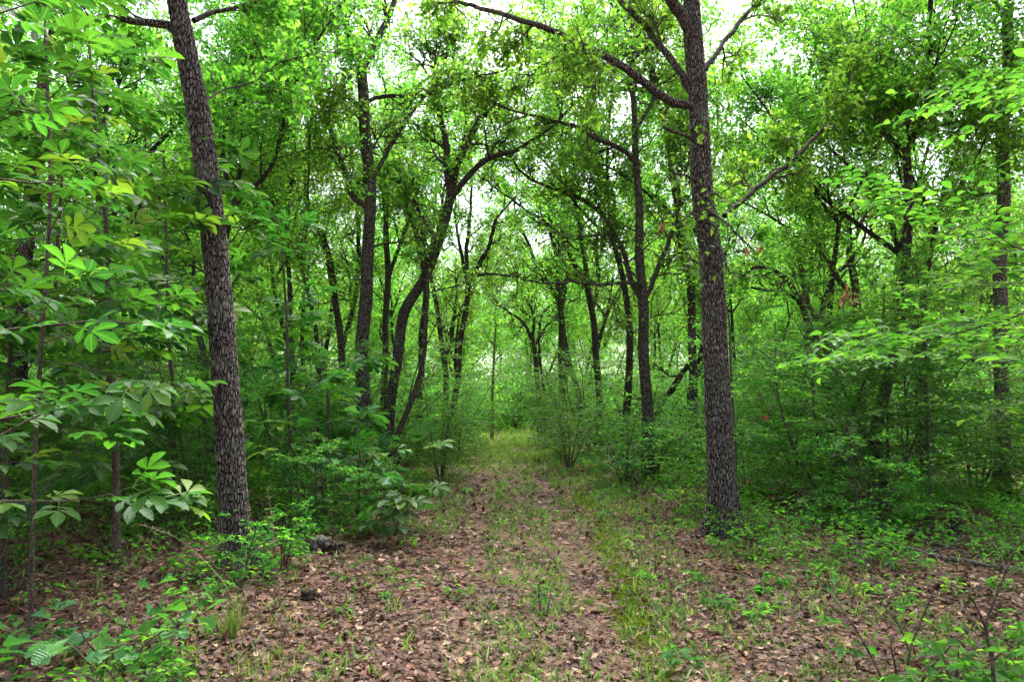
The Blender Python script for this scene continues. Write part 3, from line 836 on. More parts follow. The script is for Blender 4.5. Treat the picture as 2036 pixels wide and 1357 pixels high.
HICK = [
 dict(stem=[(232, gy_(6.2), 15), (230, 900, 13), (218, 760, 12), (214, 620, 11), (214, 500, 9), (205, 380, 8), (190, 250, 6), (180, 130, 5), (175, 30, 4)], d=6.2, seed=201, nb=28, first=.2, label='big-leaved sapling with a thin grey stem left of the big left trunk', blen=(.8, 1.4)),
 dict(stem=[(-60, gy_(3.4), 26), (-50, 1000, 24), (-45, 700, 20), (-40, 350, 16), (-60, 0, 12)], d=3.4, seed=202, nb=10, first=.25, size=(.13, .19), label='big-leaved sapling closest to the viewer, reaching in at the left edge', blen=(.5, .95), az=.6),
 dict(stem=[(60, gy_(4.7), 9), (70, 900, 8), (85, 650, 8), (100, 400, 7), (95, 200, 7), (90, 60, 5)], d=4.7, seed=203, size=(.15, .23), nb=24, first=.30, label='tall big-leaved sapling near the left edge with leaves to the top', blen=(.6, 1.1)),
 dict(stem=[(340, gy_(8.4), 9), (345, 850, 8), (335, 650, 7), (330, 450, 6), (325, 300, 4)], d=8.4, seed=204, nb=20, first=.15, label='slim big-leaved sapling just left behind the big left trunk', blen=(.7, 1.2)),
 dict(stem=[(575, gy_(8.8), 8), (578, 900, 7), (572, 780, 6), (570, 640, 5), (560, 500, 4), (550, 440, 3)], d=8.8, seed=205, nb=15, first=.12, label='big-leaved sapling just right behind the big left trunk', blen=(.6, 1.0)),
 dict(stem=[(110, gy_(9), 10), (120, 800, 9), (110, 600, 8), (120, 400, 6), (130, 250, 4)], d=9.0, seed=206, nb=24, first=.12, label='leafy sapling behind the tall sapling at the left edge', blen=(.8, 1.3)),
 dict(stem=[(8, gy_(5.6), 12), (12, 850, 9), (20, 700, 8), (18, 560, 6)], d=5.6, seed=207, nb=12, first=.2, label='short sapling with a black stem beside the left edge', blen=(.6, 1.0)),
 dict(stem=[(660, gy_(10), 7), (655, 880, 6), (650, 760, 5), (640, 700, 4)], d=10.0, seed=208, nb=12, first=.1, label='bright big-leaved sapling left of the forked oak', blen=(.7, 1.1)),
 dict(stem=[(712, gy_(8.3), 6), (714, 960, 5), (716, 900, 4)], d=8.3, seed=209, nb=9, first=.3, leaf='blackjack', mat='blackjack', size=(.12, .18), blen=(.4, .7), label='young oak on a thin stem at the left side of the path'),
 dict(stem=[(790, gy_(8.0), 5), (792, 1000, 4), (800, 960, 3)], d=8.0, seed=210, nb=7, first=.3, leaf='hickory', size=(.2, .28), blen=(.3, .55), label='low bright seedling nearest the left rut, right of the young oak'),
 dict(stem=[(1700, gy_(8.6), 6), (1698, 960, 5), (1690, 880, 4), (1685, 830, 3)], d=8.6, seed=211, nb=12, first=.15, leaf='blackjack', mat='blackjack', size=(.12, .19), blen=(.35, .6), label='broad-leaved bluish sapling right of the big right trunk'),
 # right edge: elm boughs reaching in
 dict(name='elm_sapling', stem=[(2230, gy_(3.6), 22), (2215, 900, 20), (2200, 600, 17), (2190, 350, 14), (2180, 100, 10)], d=3.6, seed=221, nb=8, first=.42, leaf='elm', mat='elm', size=(.05, .085), blen=(.9, 1.45), az=3.3, lift=.05, label='elm with toothed leaves reaching in from the right edge'),
 dict(name='elm_sapling', stem=[(2130, gy_(5.6), 14), (2125, 950, 13), (2110, 750, 12), (2100, 500, 10), (2090, 380, 8)], d=5.6, seed=222, nb=6, first=.48, leaf='elm', mat='elm', size=(.055, .09), blen=(.9, 1.35), az=3.2, lift=.05, label='elm sapling with flat leafy boughs crossing in front of the grey-barked tree'),
 dict(name='elm_sapling', stem=[(1850, gy_(9), 8), (1845, 850, 7), (1840, 700, 6), (1830, 580, 4)], d=9.0, seed=223, nb=22, first=.2, leaf='elm_lo', mat='elm', size=(.06, .10), blen=(.9, 1.5), lift=.0, label='yellow-green elm sapling left of the grey-barked tree'),
 dict(name='elm_sapling', stem=[(1460, gy_(9.2), 7), (1462, 900, 6), (1455, 780, 5), (1450, 640, 4)], d=9.2, seed=224, nb=20, first=.2, leaf='elm_lo', mat='shrub', size=(.045, .07), blen=(.8, 1.4), lift=.0, label='fine-leaved sapling right behind the big right trunk'),
]
for H in HICK:
    H = dict(H); nm = H.pop('name', 'sapling' if 'leaf' not in H else 'oak_seedling')
    e, n = hickory(nm, H.pop('stem'), H.pop('d'), H.pop('label'), H.pop('seed'), **H)
    if nm == 'elm_sapling':
        pass

# ------------------------------------------------------------------ shrubs with layered sprays of small leaves
def make_shrub(name, seed, h, stems, mat, size, tw=10, L=.7, leaf='elm_lo', last=2, spread=.5, low=.2, node=.045, label='x'):
    r = random.Random(seed); rng = np.random.default_rng(seed)
    e = new_thing(name, (0, 0, 0), label, 'shrub')
    W, WS, lv = Wood(), Wood(), []
    for s in range(stems):
        a = s * 6.28 / stems + r.uniform(-.5, .5)
        d = Vector((math.cos(a) * spread * .35, math.sin(a) * spread * .35, 1)).normalized()
        H = h * r.uniform(.7, 1.05); n = max(6, int(H / .18))
        p = Vector((math.cos(a) * .04, math.sin(a) * .04, -.03)); pts, rr = [p.copy()], [.006 + .005 * h]
        for i in range(1, n):
            d = (d + rvec(r) * .07 + Vector((math.cos(a), math.sin(a), 0)) * .05 * spread).normalized()
            p = p + d * H / (n - 1); pts.append(p.copy()); rr.append(rr[0] * (1 - .75 * i / (n - 1)))
        WS.tube(pts, rr, 6)
        for k in range(tw):
            t = low + (1 - low) * (k + r.random()) / tw
            i = min(n - 2, int(t * (n - 1)))
            b = a + r.uniform(-2.4, 2.4)
            dd = Vector((math.cos(b), math.sin(b), r.uniform(-.05, .45))).normalized()
            spray(W, lv, pts[i], dd, L * r.uniform(.6, 1.2) * (1.2 - .55 * t), .004 * (1.3 - t), r, 0, last, node)
    o = obj('stem', WS.mesh('stem', M['twig']), e)
    obj('twigs', W.mesh('twigs', M['twig']), e)
    P = np.array([tuple(p) for p, _ in lv]); A = np.array([tuple(a) for _, a in lv]); N = len(P)
    Z = rng.normal(size=(N, 3)) * .62 + np.array([0, 0, 1])
    S = size * rng.uniform(.6, 1.25, N)
    obj('foliage', leaf_mesh('foliage', leaf, P + rng.normal(size=(N, 3)) * .006, A + rng.normal(size=(N, 3)) * .2, Z, S, M[mat], None, rng), e)
    return e, N

SH = []
for nm, args in (('tall fine-leaved shrub', dict(seed=301, h=2.7, stems=4, mat='shrub', size=.062, tw=17, L=.9, spread=.7)),
                 ('spreading fine-leaved shrub', dict(seed=302, h=1.8, stems=6, mat='shrub', size=.058, tw=12, L=.8, spread=1.0, low=.12)),
                 ('yellow-green shrub', dict(seed=303, h=2.2, stems=5, mat='elm', size=.07, tw=13, L=.85, spread=.7)),
                 ('low bushy shrub', dict(seed=304, h=1.1, stems=7, mat='shrub', size=.062, tw=9, L=.52, spread=1.2, low=.05)),
                 ('broad-leaved shrub', dict(seed=305, h=1.7, stems=6, mat='hickory', size=.12, tw=8, L=.65, spread=.9, last=1, node=.05)),
                 ('tall leafy sapling', dict(seed=306, h=3.8, stems=3, mat='elm', size=.078, tw=22, L=1.0, spread=.3, low=.15))):
    e, n = make_shrub('shrub', **args)
    SH.append((nm, e, [False])); print(nm, n)

SZ = [(-9999, 200, 'under the saplings at the left edge'), (200, 470, 'left of the big left trunk'), (470, 620, 'just right of the big left trunk'), (620, 760, 'at the foot of the forked oak'),
      (760, 900, 'around the leaning oak'), (900, 1000, 'along the left side of the path'), (1000, 1110, 'beyond the end of the path'), (1110, 1230, 'along the right side of the path'), (1230, 1400, 'left of the big right trunk'),
      (1400, 1560, 'just right of the big right trunk'), (1560, 1740, 'under the arching oak'), (1740, 1900, 'left of the grey-barked tree'), (1900, 9999, 'around the grey-barked tree')]
shr = []
def put_shrub(k, x, y, rz, s):
    nm, e, flag = SH[k]
    px = CX + x / y * FX
    zt = [t for a, b, t in SZ if a <= px < b][0]
    bd = 'in front' if y < 9.5 else ('farther back' if y < 15 else ('well back' if y < 23 else 'far back'))
    lab = f"{nm} {zt}, {bd}"
    z = gh(x, y)
    if not flag[0]:
        flag[0] = True; e.location = (x, y, z); e.rotation_euler = (0, 0, rz); e.scale = (s, s, s); e['label'] = lab; e['group'] = 'understorey shrubs'
    else:
        copy_thing(e, (x, y, z), rz, s, lab, 'understorey shrubs')
rs = random.Random(5)
n = tries = 0
while n < 290 and tries < 40000:
    tries += 1
    y = 6.6 + (rs.random() ** .85) * 34
    x = rs.uniform(-1, 1) * (.76 * y + 1.5)
    off = x - float(path_x(y))
    left = off < 0
    clear = (1.25 if y > 12 else 1.5 if y > 10 else 2.0) if left else (1.25 if y > 15 else 1.8 if y > 12 else 3.0)
    if y < 8: clear = 3.2
    if y < 8.2 and off > 0 and x < 3.9: continue
    if abs(off) < clear and y < 29: continue
    if y < 8.6 and 2.2 < x < 3.4: continue        # keep the big right trunk's face clear
    if y < 6.9 and -3.3 < x < -1.4: continue
    near = abs(off) < clear + 1.0
    if not free(x, y, .95 if y < 16 else 1.15, shr): continue
    shr.append((x, y))
    if y < 8.2: k = rs.choice([3, 3, 1])
    elif near: k = rs.choice([3, 1, 3, 4]) if y < 13 else rs.choice([1, 2, 0, 5, 4])
    else: k = rs.choice([0, 1, 2, 2, 4, 5, 0, 5, 5])
    put_shrub(k, x, y, rs.uniform(0, 6.28), rs.uniform(.75, 1.1) * (.8 if y < 9 else 1))
    n += 1
for x, y in ((-2.2, 29.5), (-.9, 31), (.6, 30.5), (2.0, 29.5), (-3.4, 31.5), (1.4, 32.5), (3.2, 31.5), (-1.8, 33), (0, 33.8), (-4.6, 33.5), (4.4, 33)):
    put_shrub(rs.choice([5, 2]), x - .4, y + 4.5, rs.uniform(0, 6), rs.uniform(1.0, 1.3))
print('shrubs', n)

# ------------------------------------------------------------------ far undergrowth and far woods (too many leaves and stems to count)
def puffs(name, label, cat, cx, cyy, cz, rad, per, size, mat, seed, flat=.35, leaf='elm_lo'):
    g = np.random.default_rng(seed); N = len(cx)
    C = np.stack([cx, cyy, cz], 1)
    P = np.repeat(C, per, 0) + g.normal(size=(N * per, 3)) * np.repeat(rad, per)[:, None] * np.array([1, 1, flat])
    P[:, 2] = np.maximum(P[:, 2], .03)
    tone = np.repeat(g.random(N), per)
    v = np.clip(tone * .55 + g.random(N * per) * .5, 0, 1)
    a = g.normal(size=P.shape); a[:, 2] *= .4
    z = g.normal(size=P.shape) * .45 + np.array([0, 0, 1])
    o = obj(name, leaf_mesh(name, leaf, P, a, z, size * g.uniform(.6, 1.2, len(P)), M[mat], v, g))
    return tag(o, label, cat, None, 'stuff')

g = np.random.default_rng(40)
N = 13000
y_ = 15 + g.random(N) ** .7 * 50; x_ = g.uniform(-1, 1, N) * (.78 * y_ + 3)
kp = np.abs(x_ - path_x(y_)) > np.where(y_ < 30, 1.9, 0)
x_, y_ = x_[kp], y_[kp]
puffs('undergrowth', 'tangled green undergrowth filling the wood floor between the far trees', 'undergrowth', x_, y_, g.random(len(x_)) ** 1.2 * 2.4 + .1, .22 + .14 * g.random(len(x_)), 24, .14, 'shrub', 41, flat=.5)
N = 12000
y_ = 46 + 54 * g.random(N) ** 1.3; x_ = g.uniform(-1, 1, N) * (.8 * y_ + 5)
puffs('far_woods', 'pale mass of far-off trees closing the view behind the wood', 'woodland', x_, y_, g.random(N) ** 1.5 * 13.5, .8 + .7 * g.random(N), 40, .26, 'oak', 42, flat=.6)

# ------------------------------------------------------------------ leaf litter
def strip(y):
    return np.clip(.78 + .07 * (y - 4), .7, 1.15)

def litter_scatter():
    g = np.random.default_rng(60)
    XS, YS, SS = [], [], []
    for y0, y1, dens, s in ((2.6, 6, 1050, .064), (6, 10, 520, .074), (10, 17, 190, .10), (17, 32, 36, .15)):
        w = .78 * y1 + 1
        N = int((y1 - y0) * 2 * w * dens)
        y = g.uniform(y0, y1, N); x = g.uniform(-1, 1, N) * w
        k = np.abs(x) < .78 * y + 1
        x, y = x[k], y[k]
        off = x - path_x(y)
        # thinner where the wheels run and where grass grows
        patch = np.sin(x * 2.1 + 3 * np.sin(y * .9)) * np.sin(y * 1.7 + 2 * np.sin(x * 1.3)) + .5 * np.sin(5.1 * x + 3.3 * y)
        p = np.ones_like(x)
        p *= 1 - .50 * np.exp(-((off - .60) / .2) ** 2) * (patch > .1) - .25 * np.exp(-((off + .42) / .22) ** 2) * (patch > .1)
        p *= 1 - .70 * np.exp(-((off - strip(y)) / .10) ** 2)
        p *= 1 - .35 * ((np.abs(off - .08) < .26) & (patch > -.2))
        p *= 1 - .35 * (patch > .55)
        p *= np.where((y > 17) & (np.abs(off) < 1.6), .35, 1)
        k = g.random(len(x)) < p
        XS.append(x[k]); YS.append(y[k]); SS.append(np.full(k.sum(), s))
    x, y, s = map(np.concatenate, (XS, YS, SS))
    return x, y, s, g
x, y, s, g = litter_scatter()
kind = g.integers(0, 5, len(x))
TT, FF, VV, off = [], [], [], 0
for i in range(5):
    k = kind == i; N = k.sum()
    T, F = LEAF['litter%d' % i]
    pos = np.stack([x[k], y[k], ground_h(x[k], y[k]) + g.uniform(.004, .034, N)], 1)
    a = g.normal(size=(N, 3)); a[:, 2] *= .22
    X = norm(a)
    zz = g.normal(size=(N, 3)) * .34; zz[:, 2] = 1
    Z = norm(zz - X * np.sum(zz * X, 1, keepdims=True)); Z *= np.where(g.random(N) < .5, 1, -1)[:, None]
    Y = np.cross(Z, X)
    S = (s[k] * g.uniform(.35, 1.3, N))[:, None, None]
    V = pos[:, None] + S * (T[None, :, 0, None] * X[:, None] + T[None, :, 1, None] * Y[:, None] + T[None, :, 2, None] * Z[:, None])
    V[..., 2] = np.maximum(V[..., 2], ground_h(V[..., 0], V[..., 1]) + .008)
    TT.append(V.reshape(-1, 3)); FF.append((F[None] + (np.arange(N) * len(T))[:, None, None]).reshape(-1, 3) + off); off += V.size // 3
    VV.append(np.repeat(g.random(N), len(F)))
o = obj('leaf_litter', mesh_np('leaf_litter', np.concatenate(TT), np.concatenate(FF), M['litter'], np.concatenate(VV)))
tag(o, 'brown fallen oak leaves carpeting the forest floor and the ruts', 'fallen leaves', None, 'stuff')
print('litter', len(x))

# ------------------------------------------------------------------ grass
def grass():
    g = np.random.default_rng(70)
    X, Y, B = [], [], []
    def add(n, xs, ys, b=1.0):
        X.append(xs); Y.append(ys); B.append(np.full(len(xs), b))
    for y0, y1, dens in ((2.8, 6, 150), (6, 11, 110), (11, 20, 64), (20, 42, 30)):
        w = .78 * y1 + 1
        N = int((y1 - y0) * 2 * w * dens)
        y = g.uniform(y0, y1, N); x = g.uniform(-1, 1, N) * w
        off = x - path_x(y)
        patch = np.sin(x * 1.9 + 2 * np.sin(y * 1.1)) * np.sin(y * 1.3 + 1.5 * np.sin(x * 1.7)) + .4 * np.sin(4.1 * x - 3.7 * y) + .25 * g.normal(size=N)
        p = np.full(N, .10)
        p = np.where(np.abs(off - .08) < .36, .25 + .6 * (patch > -.05) + .2 * (y > 7), p)
        p = np.where(np.abs(off - strip(y) - .12) < .26, .75, p)
        p = np.where((off > 1.35) & (off < 3.2) & (y < 9.5), .14 + .55 * (patch > .1), p)
        p = np.where((np.abs(off) > .7) & (np.abs(off) < 2.2) & (y > 8), .40 + .35 * (patch > 0), p)
        p = np.where((np.abs(off) < 1.9) & (y > 15), .75, p)
        p = np.where((np.abs(off) < 2.4) & (y > 17), 1.0, p)
        p = np.where((off < -1.0) & (y < 4.4) & (x > -2.3), .5, p)
        k = (g.random(N) < p) & (np.abs(x) < .78 * y + 1)
        add(0, x[k], y[k], 1.0 if y0 < 11 else (1.25 if y0 < 20 else 1.8))
    x, y, b = map(np.concatenate, (X, Y, B))
    per = 7
    x = np.repeat(x, per) + g.normal(size=len(x) * per) * .028; y = np.repeat(y, per) + g.normal(size=len(y) * per) * .028; b = np.repeat(b, per)
    N = len(x)
    P = np.stack([x, y, ground_h(x, y)], 1)
    A = g.normal(size=(N, 3)) * .55; A[:, 2] = 1 * g.uniform(.35, 1.2, N)
    Z = g.normal(size=(N, 3)); Z[:, 2] = .3
    S = b * g.uniform(.045, .12, N)
    return leaf_mesh('grass', 'blade', P, A, Z, S, M['grass'], g.random(N) ** 1.1, g, width=1.3 + .5 * g.random(N)), N
me, n = grass(); print('grass', n)
tag(obj('grass', me), 'short yellow-green grass along the middle and sides of the path', 'grass', None, 'stuff')

# moss: a soft pile of tiny tips beside the right rut
g = np.random.default_rng(71)
N = 60000
y = g.uniform(3.0, 12, N); offx = strip(y) + .075 * g.normal(size=N) + .05 * np.sin(y * 2.3)
k = g.random(N) < np.clip(.45 + .45 * np.sin(y * 2.4 + .7) + .2 * np.sin(y * 7), .08, 1)
y, offx = y[k], offx[k]; x = path_x(y) + offx; N = len(x)
P = np.stack([x, y, ground_h(x, y) + .006], 1); A = g.normal(size=(N, 3)); A[:, 2] = 1
tag(obj('moss', leaf_mesh('moss', 'elm_lo', P, A, g.normal(size=(N, 3)), .024 * g.uniform(.6, 1.3, N), M['moss'], None, g)), 'olive green moss strip beside the right rut', 'moss', None, 'stuff')

# ground cover seedlings and herbs
def herbs():
    g = np.random.default_rng(72)
    XS, YS, HS = [], [], []
    for y0, y1, dens in ((3.0, 7, 13), (7, 12, 18), (12, 22, 12), (22, 40, 5)):
        w = .78 * y1 + 1
        N = int((y1 - y0) * 2 * w * dens); y = g.uniform(y0, y1, N); x = g.uniform(-1, 1, N) * w
        off = np.abs(x - path_x(y))
        patch = np.sin(x * 1.1 + 2 * np.sin(y * .7)) * np.sin(y * .9 + 1.5 * np.sin(x * .8)) + .3 * g.normal(size=N)
        p = np.clip((off - .9) / 2.4, .03, 1) * (.35 + .65 * (patch > -.05))
        k = g.random(N) < p
        XS.append(x[k]); YS.append(y[k]); HS.append(np.clip(off[k] / 3, .5, 1) * g.uniform(.10, .42, k.sum()) * (1 if y0 > 6 else .75))
    x, y, h = map(np.concatenate, (XS, YS, HS)); N = len(x)
    per = 22
    t = np.tile(np.linspace(.25, 1, per), N)
    a = g.uniform(0, 6.28, N * per); H = np.repeat(h, per); rr = H * .55 * g.uniform(.2, 1, N * per)
    lean = np.repeat(g.normal(size=(N, 2)) * .25, per, 0) * (H * t)[:, None]
    X = np.repeat(x, per) + np.cos(a) * rr + lean[:, 0]; Y = np.repeat(y, per) + np.sin(a) * rr + lean[:, 1]
    Zp = ground_h(np.repeat(x, per), np.repeat(y, per)) + H * t
    A = np.stack([np.cos(a), np.sin(a), g.normal(size=N * per) * .25], 1)
    Z = g.normal(size=(N * per, 3)) * .3 + np.array([0, 0, 1])
    tone = np.repeat(g.random(N), per)
    me = leaf_mesh('ground_cover', 'bobbly', np.stack([X, Y, Zp], 1), A, Z, np.repeat(g.uniform(.035, .08, N), per) * g.uniform(.7, 1.2, N * per), M['shrub'], np.clip(tone * .7 + .4 * g.random(N * per), 0, 1), g)
    return me, N
me, n = herbs(); print('herbs', n)
tag(obj('ground_cover', me), 'low green seedlings and herbs growing through the fallen leaves', 'ground cover', None, 'stuff')

# ------------------------------------------------------------------ single small things
def on_ground(px, py):
    """Ground point seen at a pixel (flat-ground distance, then snapped to the terrain)."""
    d = 1.60 * FX / (py - 790)
    for _ in range(3):
        p = at(px, py, d)
        d *= (CAM_H - gh(p.x, d)) / max(.05, CAM_H - p.z)
    p = at(px, py, d)
    return Vector((p.x, d, gh(p.x, d)))

def stick(name, pix, w, mat, label, cat, seed, forks=0, lift=.01, group=None, part=None):
    r = random.Random(seed)
    P = [on_ground(a, b) for a, b in pix]
    rad = w / 2
    pts = [(p + Vector((0, 0, rad * .8 + lift * r.uniform(.3, 1))), rad * (1 - .55 * i / max(1, len(P) - 1)) * r.uniform(.85, 1.1)) for i, p in enumerate(P)]
    lp, lr = catmull(pts, .05)
    lp = [p + Vector((r.gauss(0, rad * .15), r.gauss(0, rad * .15), 0)) for p in lp]
    loc = P[0].copy()
    W = Wood(); W.tube(lp, lr, 9 if w > .03 else 5)
    caps = [lp[0], lp[-1]]
    if forks == 0:
        o = obj(name, local(W.mesh(name, M[mat], .10, 0, seed), loc), None, loc)
        return tag(o, label, cat, group)
    e = new_thing(name, loc, label, cat, group)
    obj('stem', local(W.mesh('stem', M[mat], .10, 0, seed), loc), e)
    for k in range(forks):
        i = int(len(lp) * (k + .7) / (forks + 1)); d = (lp[i] - lp[i - 1]).normalized()
        q = lp[i].copy(); f = [(q.copy(), lr[i] * .6)]
        dd = (d + perp(d, r, .5) * .9 + Vector((0, 0, .35))).normalized()
        for j in range(4):
            dd = (dd + rvec(r) * .2).normalized(); q = q + dd * .11; q.z = max(q.z, gh(q.x, q.y) + .01); f.append((q.copy(), lr[i] * .5 * (1 - .22 * j)))
        a, b = catmull(f, .06); W2 = Wood(); W2.tube(a, b, 5)
        obj('branch', local(W2.mesh('branch', M[mat], .05), loc), e)
    return e

def lump(name, px, py, sx, sy, sz, mat, label, cat, seed, rz=0, jag=.25):
    """A weathered block of wood: a rough mass with ridges along its grain."""
    p = on_ground(px, py)
    n, m = 26, 18
    V = []
    for i in range(m + 1):
        t = math.pi * i / m
        for j in range(n):
            a = 2 * math.pi * j / n
            v = Vector((math.sin(t) * math.cos(a), math.sin(t) * math.sin(a), math.cos(t)))
            v = Vector([math.copysign(abs(c) ** .7, c) for c in v])
            k = 1 + jag * mn.noise(v * 1.6 + Vector((seed, 0, 0))) + jag * .5 * mn.noise(Vector((v.x * 1.5, v.y * 8, v.z * 8)) + Vector((seed, 3, 1)))
            V.append((v.x * sx * k / 2, v.y * sy * k / 2, max(-.03, v.z * sz * k / 2 + sz * .38)))
    q = [(i * n + j, i * n + (j + 1) % n, (i + 1) * n + (j + 1) % n, (i + 1) * n + j) for i in range(m) for j in range(n)]
    o = obj(name, mesh_np(name, np.array(V), None, M[mat], quads=np.array(q), smooth=True), None, p)
    o.rotation_euler = (0, 0, rz)
    return tag(o, label, cat)

lump('stump', 636, 1096, .22, .18, .17, 'deadwood', 'pale grey weathered stump end beside dark rotten wood, left of the path', 'stump', 1, .5)
lump('rotten_log', 664, 1102, .22, .16, .13, 'rotten', 'crumbling dark rotten wood touching the pale stump left of the path', 'log', 2, -.3, .5)
lump('stump', 612, 1192, .13, .11, .08, 'rotten', 'small black stump in dead leaves, right of the big left trunk', 'stump', 3, 0, .4)
lump('rotten_log', 815, 1240, .07, .06, .03, 'rotten', 'tiny dark wood chunk lying in the dead leaves on the left verge', 'wood chunk', 4, 0, .4)
stick('fallen_log', [(640, 1003), (700, 1006), (775, 1016)], .16, 'rotten', 'dark fallen log lying behind the young oak left of the path', 'log', 5)
stick('fallen_branch', [(1690, 1088), (1790, 1098), (1880, 1118), (1960, 1132), (2060, 1148)], .075, 'deadwood', 'long grey fallen branch on dead leaves at the right edge', 'branch', 6, forks=3)
stick('fallen_branch', [(1820, 1078), (1880, 1092), (1950, 1112)], .04, 'deadwood', 'short pale branch lying just behind the long grey fallen branch', 'branch', 7, forks=1)
stick('fallen_stick', [(1216, 1056), (1250, 1060), (1292, 1063)], .035, 'deadwood', 'thick grey stick lying right of the right rut', 'stick', 8)
stick('fallen_stick', [(895, 1278), (930, 1284), (972, 1292)], .016, 'twig', 'thin brown stick across the left rut near the viewer', 'stick', 9)
stick('fallen_stick', [(1232, 1332), (1290, 1330), (1345, 1334)], .012, 'twig', 'thin stick at the bottom edge beside the green grass strip', 'stick', 10)
stick('fallen_stick', [(1250, 1082), (1300, 1070), (1335, 1066)], .02, 'deadwood', 'small pale stick just behind the thick grey stick', 'stick', 12)
stick('fallen_stick', [(310, 1207), (345, 1210), (380, 1216)], .025, 'twig', 'dark crooked stick in dead leaves in front of the big left trunk', 'stick', 13)

# broken stump at right
p = on_ground(1903, 1066)
W = Wood(); r = random.Random(4)
W.tube([p + Vector((0, 0, z)) for z in (-.05, .03, .10, .18, .25, .30, .315)], [.095, .08, .072, .07, .066, .045, .005], 16)
tag(obj('stump', local(W.mesh('stump', M['bark'], .12, 0, 3), p), None, p), 'short upright broken stump with dark bark in front of the grey-barked tree', 'stump')

# bare twiggy shrub, bottom right
def bare_shrub(name, lines, d, label, cat='shrub', mat='twig', leaves=0):
    P0 = px_pts(lines[0], d)[0][0]; P0.z = gh(P0.x, P0.y)
    e = new_thing(name, P0, label, cat)
    for i, ln in enumerate(lines):
        S = px_pts(ln, d)
        if i == 0: S[0] = (P0 - Vector((0, 0, .02)), S[0][1])
        a, b = catmull(S, .04); W = Wood(); W.tube(a, b, 6)
        obj('stem' if i == 0 else 'branch', local(W.mesh('stem', M[mat], .06), P0), e)
    return e
bare_shrub('dead_tree', [[(978, gy_(26), 8), (979, 800, 6), (981, 730, 5), (984, 680, 4), (986, 640, 2.5)], [(981, 725, 3), (1000, 700, 2, .3), (1012, 690, 1.5, .5)], [(984, 690, 2.5), (966, 665, 2, -.3), (958, 640, 1.5, -.4)]], 26.0,
           'thin pale leafless trunk standing straight above the end of the path', cat='dead tree', mat='straw')
bare_shrub('bare_shrub', [[(1978, 1390, 9), (1972, 1310, 8), (1960, 1250, 7), (1975, 1200, 6), (1995, 1150, 5), (2018, 1095, 4), (2040, 1060, 3)],
                          [(1961, 1255, 5), (1945, 1215, 4, -.1), (1925, 1180, 3, -.15)], [(2000, 1140, 4), (1990, 1105, 3, .1), (1965, 1068, 2, .2)]], 3.6, 'bare crooked shrub stem rising at the bottom right corner')
bare_shrub('bare_shrub', [[(1795, 1385, 6), (1808, 1300, 5), (1830, 1240, 4), (1855, 1180, 3)], [(1808, 1300, 4), (1790, 1250, 3), (1760, 1210, 2)]], 3.7, 'thin bare stem between the bright seedlings at the bottom right')

# tall dead grass stalks
for pix, d, lb in (([(490, gy_(4.3), 3), (455, 1180, 3), (400, 1110, 2.5, .1), (340, 1065, 2, .2), (270, 1042, 2, .3)], 4.3, 'straw-coloured grass stalk arching left in front of the big left trunk'),
                   ([(562, gy_(4.2), 3), (556, 1180, 2.5), (545, 1080, 2), (533, 975, 1.6)], 4.2, 'tall straight straw-coloured stalk just right of the big left trunk'),
                   ([(1213, gy_(6.8), 2), (1212, 980, 1.6), (1210, 890, 1.2)], 6.8, 'thin pale stalk standing beside the right rut')):
    P0 = px_pts(pix, d)[0][0]; P0.z = gh(P0.x, P0.y)
    e = new_thing('grass_stalk', P0, lb, 'grass stalk')
    S = px_pts(pix, d); S[0] = (P0.copy(), S[0][1])
    a, b = catmull(S, .05); W = Wood(); W.tube(a, [x * .55 for x in b], 4)
    obj('stem', local(W.mesh('stem', M['straw']), P0), e)
    rng = np.random.default_rng(8); q = np.array([tuple(x) for x in a[-7:]]); q = np.repeat(q, 5, 0)
    obj('seed_head', local(leaf_mesh('seed_head', 'blade', q, rng.normal(size=q.shape) * .5 + np.array(a[-1] - a[-3]) * 6, rng.normal(size=q.shape), rng.uniform(.02, .05, len(q)), M['straw'], None, rng), P0), e)

# bunch of grass and upright herb
def tuft(px, py, n, h, w, label, seed, mat='grass'):
    p = on_ground(px, py); g = np.random.default_rng(seed)
    P = np.clip(g.normal(size=(n, 3)), -1.6, 1.6) * np.array([w, w, 0]); A = g.normal(size=(n, 3)) * .38; A[:, 2] = 1
    o = obj('grass_tuft', leaf_mesh('grass_tuft', 'blade', P, A, g.normal(size=(n, 3)), h * g.uniform(.5, 1.1, n), M[mat], g.random(n) ** .8, g, width=np.full(n, .45)), None, p)
    return tag(o, label, 'grass tuft', 'grass tufts')
tuft(455, 1272, 90, .26, .03, 'tall loose yellow-green grass tuft in front of the big left trunk', 1)
tuft(935, 1185, 60, .12, .03, 'dark round grass tuft in the left rut', 2)
tuft(985, 1120, 60, .10, .05, 'yellowish grass tuft between the ruts', 3)
tuft(215, 1345, 60, .2, .08, 'grass tuft at the bottom edge under the lobed young oak', 4)
tuft(530, 1340, 90, .14, .12, 'wide green grass tuft at the bottom edge left of centre', 5)
tuft(915, 1355, 50, .10, .06, 'small grass tuft at the bottom edge near the middle', 6)
tuft(1660, 1340, 70, .12, .10, 'grass tuft at the bottom edge right of the grass strip', 7)
tuft(1320, 1240, 70, .09, .08, 'low grass tuft on the grass strip right of the path', 8)

